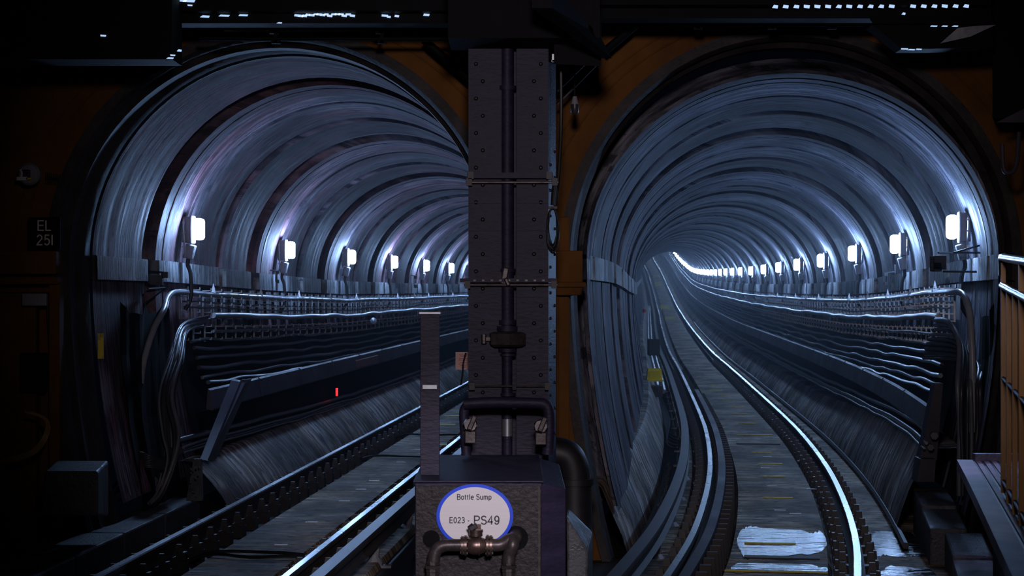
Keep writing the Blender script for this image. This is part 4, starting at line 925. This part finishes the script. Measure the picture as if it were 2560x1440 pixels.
tag(mb.build('sloped_block', M['kerb'], bevel=0.02), 'sloping concrete block right of the sump cabinet', 'block')

# coil of cable, hanging lamp, cable down the column
r = empty('cable_coil', px(1382, 565, YC-0.05)); mb = MB()
for j in range(5):
    mb.tube([Vector(((11+j*1.1)*kv*1.15*math.cos(a)+random.uniform(-.002, .002), 0.02*math.sin(a*2+j), (48+2*j)*kv*1.15*math.sin(a)-0.01*j)) for a in [i*2*PI/32 for i in range(33)]], 0.008, 6)
mb.build('loops', M['black'], r, smooth=True, split=1.2)
mb = MB(); mb.box((0, 0, 0.15), (0.07, 0.05, 0.02)); mb.build('tie', M['iron'], r); mb = MB(); mb.tube([(0.0, 0, 0.17), (0.015, 0, 0.35)], 0.02, 8); mb.build('plug', M['black'], r)
tag(r, 'black coil of cable hanging on the right edge of the column', 'cable coil')
mb = MB(); mb.tube(bez([px(1402, 150, 16.6), px(1403, 300, 16.6), px(1397, 430, 16.5), px(1388, 520, 16.4)], 8), 0.016, 8)
tag(mb.build('column_cable', M['black'], smooth=True), 'black cable running down beside the column right edge', 'cable')
r = empty('pendant_lamp', px(1437, 285, 17.5)); s_ = 17.5/F
mb = MB(); mb.tube([(0, 0, 115*s_), (0, 0, 45*s_)], 0.007, 6); mb.build('flex', M['black'], r)
mb = MB(); mb.tube([(0, 0, 44*s_), (0, 0, 24*s_)], [0.018, 0.034], 10); mb.build('lamp_holder', M['housing'], r, smooth=True, split=0.8)
mb = MB(); mb.tube([(0, 0, 24*s_), (0, 0, 20*s_), (0, 0, 4*s_), (0, 0, 0)], [0.036, 0.036, 0.036, 0.024], 14); mb.build('blue_cap', M['cable_dark'], r, smooth=True, split=0.8)
tag(r, 'small unlit pendant lamp hanging in front of the ochre wall', 'lamp')
for k, (a0, b0, c0, d0) in enumerate(((1393, 228, 1462, 160), (1393, 262, 1492, 160))):
    mb = MB(); mb.tube([px(a0, b0, 18.2), px(c0, d0, 18.2)], 0.012, 6); tag(mb.build('stay_wire', M['black']), '%s diagonal dark stay beside the pendant lamp' % ['upper', 'lower'][k], 'wire')
r = empty('metal_clip', px(1399, 146, 16.2)); s_ = 16.2/F
mb = MB(); mb.box((-14*s_, 0, 0), (10*s_, 0.05, 20*s_)); mb.box((14*s_, 0, 0), (12*s_, 0.05, 20*s_)); mb.box((0, 0, -7*s_), (40*s_, 0.05, 5*s_)); mb.build('frame', M['galv'], r)
mb = MB(); mb.box((0, -0.03, -8*s_), (9*s_, 0.01, 2.5*s_)); mb.build('bright_lug', M['tagw'], r)
tag(r, 'small pale metal clip under the girder right of the column', 'clip')

# ---------------------------------------------------------------- roof steel
def beam(name, x0, y0, x1, y1, Y0, Y1_, label, m_='beam'):
    mb = MB(); mb.hexa([px(x0, y1, Y0), px(x1, y1, Y0), px(x1, y1, Y0)+Vector((0, Y1_, 0)), px(x0, y1, Y0)+Vector((0, Y1_, 0)), px(x0, y0, Y0), px(x1, y0, Y0), px(x1, y0, Y0)+Vector((0, Y1_, 0)), px(x0, y0, Y0)+Vector((0, Y1_, 0))])
    return tag(mb.build(name, M[m_]), label, 'beam')
beam('roof_girder', -400, -60, 430, 148, 16.6, 0.5, 'deep black roof girder filling the top left corner')
beam('roof_girder', 430, 48, 1180, 58, 17.2, 0.3, 'slim black roof girder above the left tunnel arch')
beam('roof_girder', 1500, 30, 2480, 46, 17.2, 0.3, 'slim black roof girder above the right tunnel arch')
beam('roof_girder', 420, -60, 1180, 26, 17.0, 0.6, 'upper black roof girder across the top above the left tunnel')
beam('roof_girder', 1500, -60, 2480, 12, 17.0, 0.6, 'upper black roof girder across the top above the right tunnel')
beam('roof_girder', 1120, -60, 1500, 95, 15.6, 0.8, 'black girder resting on top of the riveted column')
mb = MB(); a = [px(1390, 160, 16.0), px(1503, 165, 16.0), px(1503, 100, 16.0), px(1370, 60, 16.0)]; mb.hexa([px(1385, 160, 16), px(1503, 166, 16), px(1503, 166, 17), px(1385, 160, 17), px(1385, 60, 16), px(1503, 60, 16), px(1503, 60, 17), px(1385, 60, 17)])
tag(mb.build('gusset_plate', M['beam']), 'black gusset plate at the column head, right side', 'gusset')
mb = MB(); mb.hexa([px(1380, 20, 14.5), px(1530, 146, 15.8), px(1505, 146, 15.8), px(1330, 20, 14.5), px(1380, -40, 14.5), px(1500, 90, 15.8), px(1480, 90, 15.8), px(1330, -40, 14.5)])
tag(mb.build('diagonal_brace', M['beam']), 'diagonal black brace slanting down to the gusset plate', 'brace')
beam('lattice_strip', 420, 24, 1180, 50, 17.21, 0.02, 'narrow black strip between the two girders above the left tunnel')
beam('lattice_strip', 1500, 10, 2480, 34, 17.21, 0.02, 'narrow black strip between the two girders above the right tunnel')
for k, (xa, ya, xb, yb) in enumerate(((1590, 62, 1510, 130), (1060, 100, 1175, 200))):
    mb = MB(); mb.tube([px(xa, ya, 18.4), px(xb, yb, 18.4)], 0.04, 8); tag(mb.build('raking_strut', M['beam']), 'dark raking strut on the wall %s of the column' % ['right', 'left'][k], 'strut')
mb = MB(); mb.hexa([px(2180, 60, 17.0), px(2480, 60, 17.0), px(2480, 60, 17.4), px(2180, 60, 17.4), px(2180, 40, 17.0), px(2480, 40, 17.0), px(2480, 40, 17.4), px(2180, 40, 17.4)])
v = [px(2180, 62, 17.0), px(2480, 62, 17.0), px(2480, 118, 17.0), px(2330, 122, 17.0), px(2255, 122, 17.0), px(2215, 90, 17.0)]; b = len(mb.v); mb.poly(v); mb.poly([q+Vector((0, 0.3, 0)) for q in v][::-1])
for i in range(6): j = (i+1) % 6; mb.poly([v[i], v[j], v[j]+Vector((0, 0.3, 0)), v[i]+Vector((0, 0.3, 0))])
tag(mb.build('haunch_plate', M['beam']), 'black haunched plate under the girder at upper right', 'plate')
mb = MB(); v = [px(2352, 108, 16.9), px(2395, 70, 16.9), px(2425, 66, 16.9), px(2490, 62, 16.9), px(2425, 92, 16.9)]; mb.poly(v); mb.poly([q+Vector((0, 0.03, 0)) for q in v][::-1])
tag(mb.build('glint_plate', M['galv']), 'pale triangular plate painting in a glint at upper right', 'glint')  # pale plate stands for a glint on the girder haunch
for k, (x0, x1, y) in enumerate(((500, 1175, 97), (560, 1175, 72), (1500, 2560, 61))):
    r = empty('ceiling_pipe', px(x0, y, 17.9)); mb = MB(); mb.tube([(0, 0, 0), px(x1, y, 17.9)-px(x0, y, 17.9)], 0.02, 8); mb.build('pipe', M['beam'], r)
    for xx in ((690, 955) if k == 0 else (685, 950) if k == 1 else (1745, 1930, 2080)):
        mb = MB(); p = px(xx, y, 17.9)-r.location; mb.box(p+Vector((0, 0, 0.03)), (0.03, 0.06, 0.14)); mb.tube([p+Vector((0, 0, -0.04)), p+Vector((0, 0, 0.2))], 0.012, 6); mb.box(p+Vector((0, 0, -0.03)), (0.08, 0.06, 0.03)); mb.build('hanger', M['beam'], r)
    tag(r, ['lower black pipe hung above the left tunnel arch', 'upper black pipe hung above the left tunnel arch', 'black pipe hung above the right tunnel arch'][k], 'pipe')
# glowing chips painting in the bright glints on the roof steel
rnd = random.Random(5); gl = []
for i in range(16): gl.append((742+i*9.2+rnd.uniform(-1, 1), 37+rnd.uniform(-3, 3), 7, 3.2))
gl += [(962, 39, 8, 3), (972, 42, 5, 3), (992, 40, 6, 3), (1066, 37, 8, 3.2), (512, 41, 12, 3), (560, 39, 14, 2.5), (608, 38, 12, 2.5), (450, 1, 18, 3), (472, 2, 16, 3.5), (475, 13, 6, 2), (698, 57, 7, 1.6), (258, 89, 7, 2.4), (425, 145, 9, 2), (448, 126, 6, 3), (432, 138, 6, 2)]
for i in range(18): gl.append((1938+i*26.5 if i < 12 else 1965+i*26.5, 16.5-0.4*i/4, 7.5, 4.5))
gl += [(2259, 34, 5, 3), (2262, 122, 9, 1.6), (2278, 124, 10, 1.6), (2298, 123, 7, 1.5), (2335, 65, 9, 1.5), (2362, 65, 8, 1.4), (2388, 65, 8, 1.4)]
order = sorted(range(len(gl)), key=lambda q: gl[q][0]); nleft = sum(1 for q in gl if q[0] < 1280); rank = {q: (k if gl[q][0] < 1280 else k-nleft) for k, q in enumerate(order)}
for i, (x, y, w_, h) in enumerate(gl):
    mb = MB(); p = px(x, y, 16.985 if y < 30 else 17.185 if y < 60 and x > 500 else 16.585 if x < 700 else 16.985); s_ = p.y/F; sk = rnd.uniform(-3, 3)
    v = [Vector((-w_*s_/1, 0, -h*s_*0.6)), Vector((w_*s_*0.8, 0, -h*s_)), Vector((w_*s_, 0, h*s_*0.6)), Vector((-w_*s_*0.6+sk*s_, 0, h*s_))]
    mb.poly(v); mb.poly([q+Vector((0, 0.012, 0)) for q in v][::-1])
    for a_ in range(4): b_ = (a_+1) % 4; mb.poly([v[a_], v[b_], v[b_]+Vector((0, 0.012, 0)), v[a_]+Vector((0, 0.012, 0))])
    o = mb.build('glint_chip', M['chip_glow']); o.location = p
    side = 'left' if x < 1280 else 'right'
    tag(o, nth(rank[i])+' glowing glint chip from the left on the roof girders above the %s tunnel' % side, 'light gap', 'glint chips above the %s tunnel' % side)

# ---------------------------------------------------------------- left wall items
YW = 18.7
r = empty('number_sign', px(112, 582, YW)); s_ = YW/F
mb = MB(); mb.box((0, 0, 0), (78*s_, 0.03, 78*s_)); pl = mb.build('plate', M['signblack'], r)
text('EL', 0, 18*s_, 24*s_, pl, 'signtext', y=-0.018, sx=1.08, wt=0.14); text('25I', 1*s_, -18*s_, 24*s_, pl, 'signtext', y=-0.018, sx=1.05, wt=0.14)
tag(r, 'square black sign reading EL 251 on the ochre wall at far left', 'sign')
r = empty('round_wall_light', px(75, 436, YW))
mb = MB(); mb.tube([(0, 0.02, 0), (0, -0.04, 0), (0, -0.06, 0)], [28*s_, 28*s_, 23*s_], 24); mb.build('housing', M['housing'], r, smooth=True, split=0.7)
mb = MB(); mb.box((-6*s_, -0.07, -2*s_), (22*s_, 0.03, 26*s_)); mb.build('inset_panel', M['black'], r, bevel=0.01)
mb = MB(); mb.box((-14*s_, -0.09, -12*s_), (26*s_, 0.02, 9*s_)); mb.tube(bez([(-18*s_, -0.09, 10*s_), (-14*s_, -0.1, 2*s_), (-16*s_, -0.09, -8*s_)], 4), 0.012, 6); mb.build('white_fitting', M['tagw'], r)
mb = MB(); mb.box((3*s_, -0.09, -12*s_), (12*s_, 0.02, 5*s_)); mb.build('yellow_tab', M['yel'], r)
tag(r, 'round grey wall unit with a dark square inset above the EL 251 sign', 'wall unit')
r = empty('spiked_bar', px(145, 448, YW+0.24)); mb = MB(); mb.tube([(-32*s_, 0, 4*s_), (35*s_, 0, -6*s_)], 0.012, 6); mb.build('bar', M['black'], r)
mb = MB()
for k in range(13): x = -30+k*5; mb.tube([(x*s_, 0, (18-k*.8)*s_), (x*s_, 0, (-12-k*.6)*s_)], 0.005, 5)
mb.build('spikes', M['black'], r); tag(r, 'black bar with short vertical spikes beside the round wall unit', 'spiked bar')
mb = MB(); mb.box(px(87, 749, YW), (62*s_, 0.06, 31*s_)); tag(mb.build('junction_box', M['housing'], bevel=0.008), 'plain pale rectangular box on the wall below the stone ledge', 'box')
mb = MB(); mb.box(px(85, 930, YW), (64*s_, 0.1, 96*s_)); tag(mb.build('wall_cabinet', M['beam'], bevel=0.01), 'black cabinet on the ochre wall at far left', 'cabinet')
for k in range(7):
    mb = MB(); mb.tube(bez([px(62+k*3, 1030, 18.3), px(112+k*1.2, 1050, 18.3), px(108+k*2, 1090, 18.2), px(80+k*2, 1125+k, 18.2), px(40, 1140+k*2, 18.2), px(0, 1150+k, 18.2)], 6), 0.007, 6)
    tag(mb.build('looped_cable', M['railwood'], smooth=True), '%s brown cable of the loop on the far left wall' % wordc[k], 'cable', 'brown looped cables at far left')
mb = MB(); mb.box(px(252, 865, 19.6), (0.055, 0.03, 0.25)); tag(mb.build('yellow_label_strip', M['ywear']), 'dim yellow strip on the dark wall by the left tunnel mouth', 'strip')
# dark inner lining wall stub + hanging rags left of the left cable bundle
for k, (x, y, w_, h) in enumerate(((300, 800, 30, 70), (310, 855, 22, 26), (285, 950, 40, 60))):
    pass

# ---------------------------------------------------------------- right platform and fence
r = empty('platform_end', T('R', 14, 1.9, 0))
def PP(Y, o, z): return T('R', Y, o, z)-r.location
mb = MB(); e0 = 1.56
ysp = [7+i*0.65 for i in range(15)]; rows = [[PP(Y, e0+0.3, 0.84), PP(Y, e0, 0.85), PP(Y, e0-0.03, 0.86), PP(Y, e0-0.03, 0.94), PP(Y, 2.6, 0.94)] for Y in ysp]; mb.quadstrip_grid(rows); mb.poly([q for q in rows[-1]]+[PP(ysp[-1], 2.6, 0.84)])
m2 = MB(); m2.quadstrip_grid([[PP(Y, e0+0.25, -0.3), PP(Y, e0+0.25, 0.85)] for Y in ysp]); m2.poly([PP(ysp[-1], e0+0.25, -0.3), PP(ysp[-1], 2.6, -0.3), PP(ysp[-1], 2.6, 0.85), PP(ysp[-1], e0+0.25, 0.85)]); m2.build('supporting_wall', M['beam'], r)
mb.build('slab', M['platform'], r)
for k in range(8):
    m2 = MB(); m2.quadstrip_grid([[PP(Y, e0+0.09+k*0.06, 0.941), PP(Y, e0+0.10+k*0.06, 0.947), PP(Y, e0+0.112+k*0.06, 0.941)] for Y in ysp]); m2.build('rib', M['iron'], r)
m2 = MB(); m2.box(PP(16.05, 2.1, 0.97), (0.9, 0.08, 0.06)); m2.build('end_kerb', M['kerb'], r)
tag(r, 'ribbed purple platform end at the right edge of the view', 'platform')
r = empty('safety_fence', T('R', 12, 1.66, 0.95))
def fx(Y): return px(2508, 0, 13).x-(13-Y)*0.19
def FP(Y, z): return Vector((fx(Y), Y, z))-r.location
for nm, z13, z10, rad, m_ in (('top_rail', 0.20, 0.13, 0.028, 'chrome'), ('second_rail', 0.015, -0.075, 0.026, 'chrome'), ('middle_rail', -0.588, -0.64, 0.014, 'iron'), ('lower_rail', -1.26, -1.27, 0.014, 'iron')):
    mb = MB(); pts = [FP(13.05-i*0.5, z13+(z10-z13)*i/6) for i in range(9)]
    if nm == 'top_rail': pts = bez([FP(13.06, z13-0.12), FP(13.07, z13-0.03)]+pts[0:], 3)
    mb.tube(pts, rad, 14); mb.build(nm, M[m_], r, smooth=True, split=1)
for k in range(7):
    Y = 13.0-k*0.60; mb = MB(); mb.box(FP(Y, (0.17-1.34)/2 if k % 3 == 0 else (-0.02-1.34)/2), (0.030, 0.05, 1.50 if k % 3 == 0 else 1.32), rz=-0.18); mb.build('bar', M['railwood'], r)
tag(r, 'orange barred fence with polished steel handrails on the platform end', 'fence')
# right wall fittings in the dark
mb = MB(); v = [px(2492, 306, 17.4), px(2560, 272, 17.4), px(2620, 260, 17.4), px(2620, 306, 17.4)]; mb.poly(v); mb.poly([q+Vector((0, 0.03, 0)) for q in v][::-1]); tag(mb.build('metal_wedge', M['duct']), 'dim wedge shaped plate high on the dark right wall', 'plate')
mb = MB(); mb.tube(bez([px(2505, 360, 17.3), px(2508, 418, 17.3), px(2520, 432, 17.3), px(2540, 415, 17.3), px(2548, 330, 17.3)], 6), 0.02, 8); tag(mb.build('bent_conduit', M['duct'], smooth=True), 'bent conduit loop on the dark right wall', 'conduit')

# ---------------------------------------------------------------- haze in the bores
for s, Y1, sn in (('L', 112, 'left'), ('R', 290, 'right')):
    mb = MB(); rows = []
    for Y in ys_of(s, 19.2, Y1, 3.0, 1.03):
        pts = arch_pts(s, Y, 0.5)[::4]; rows.append([T(s, Y, o+toff(s, Y), z if z > 0.2 else -0.5) for o, z in pts])
    mb.quadstrip_grid(rows, closed=True); nn = len(rows[0]); mb.f.append(tuple(range(nn))); mb.f.append(tuple(range(len(mb.v)-nn, len(mb.v)))[::-1]); mb.m += [0, 0]
    hm = bpy.data.materials.new('tunnel haze'); hm.use_nodes = True; nt = hm.node_tree; nt.nodes.remove(nt.nodes['Principled BSDF'])
    vs = nt.nodes.new('ShaderNodeVolumeScatter'); vs.inputs['Density'].default_value = HAZE[s]; vs.inputs['Anisotropy'].default_value = 0.5; vs.inputs['Color'].default_value = (0.75, 0.85, 1, 1)
    nt.links.new(vs.outputs[0], nt.nodes['Material Output'].inputs['Volume'])
    tag(mb.build('haze', hm), 'thin bluish haze hanging in the %s tunnel bore around the lamps' % sn, 'haze', None, 'stuff')
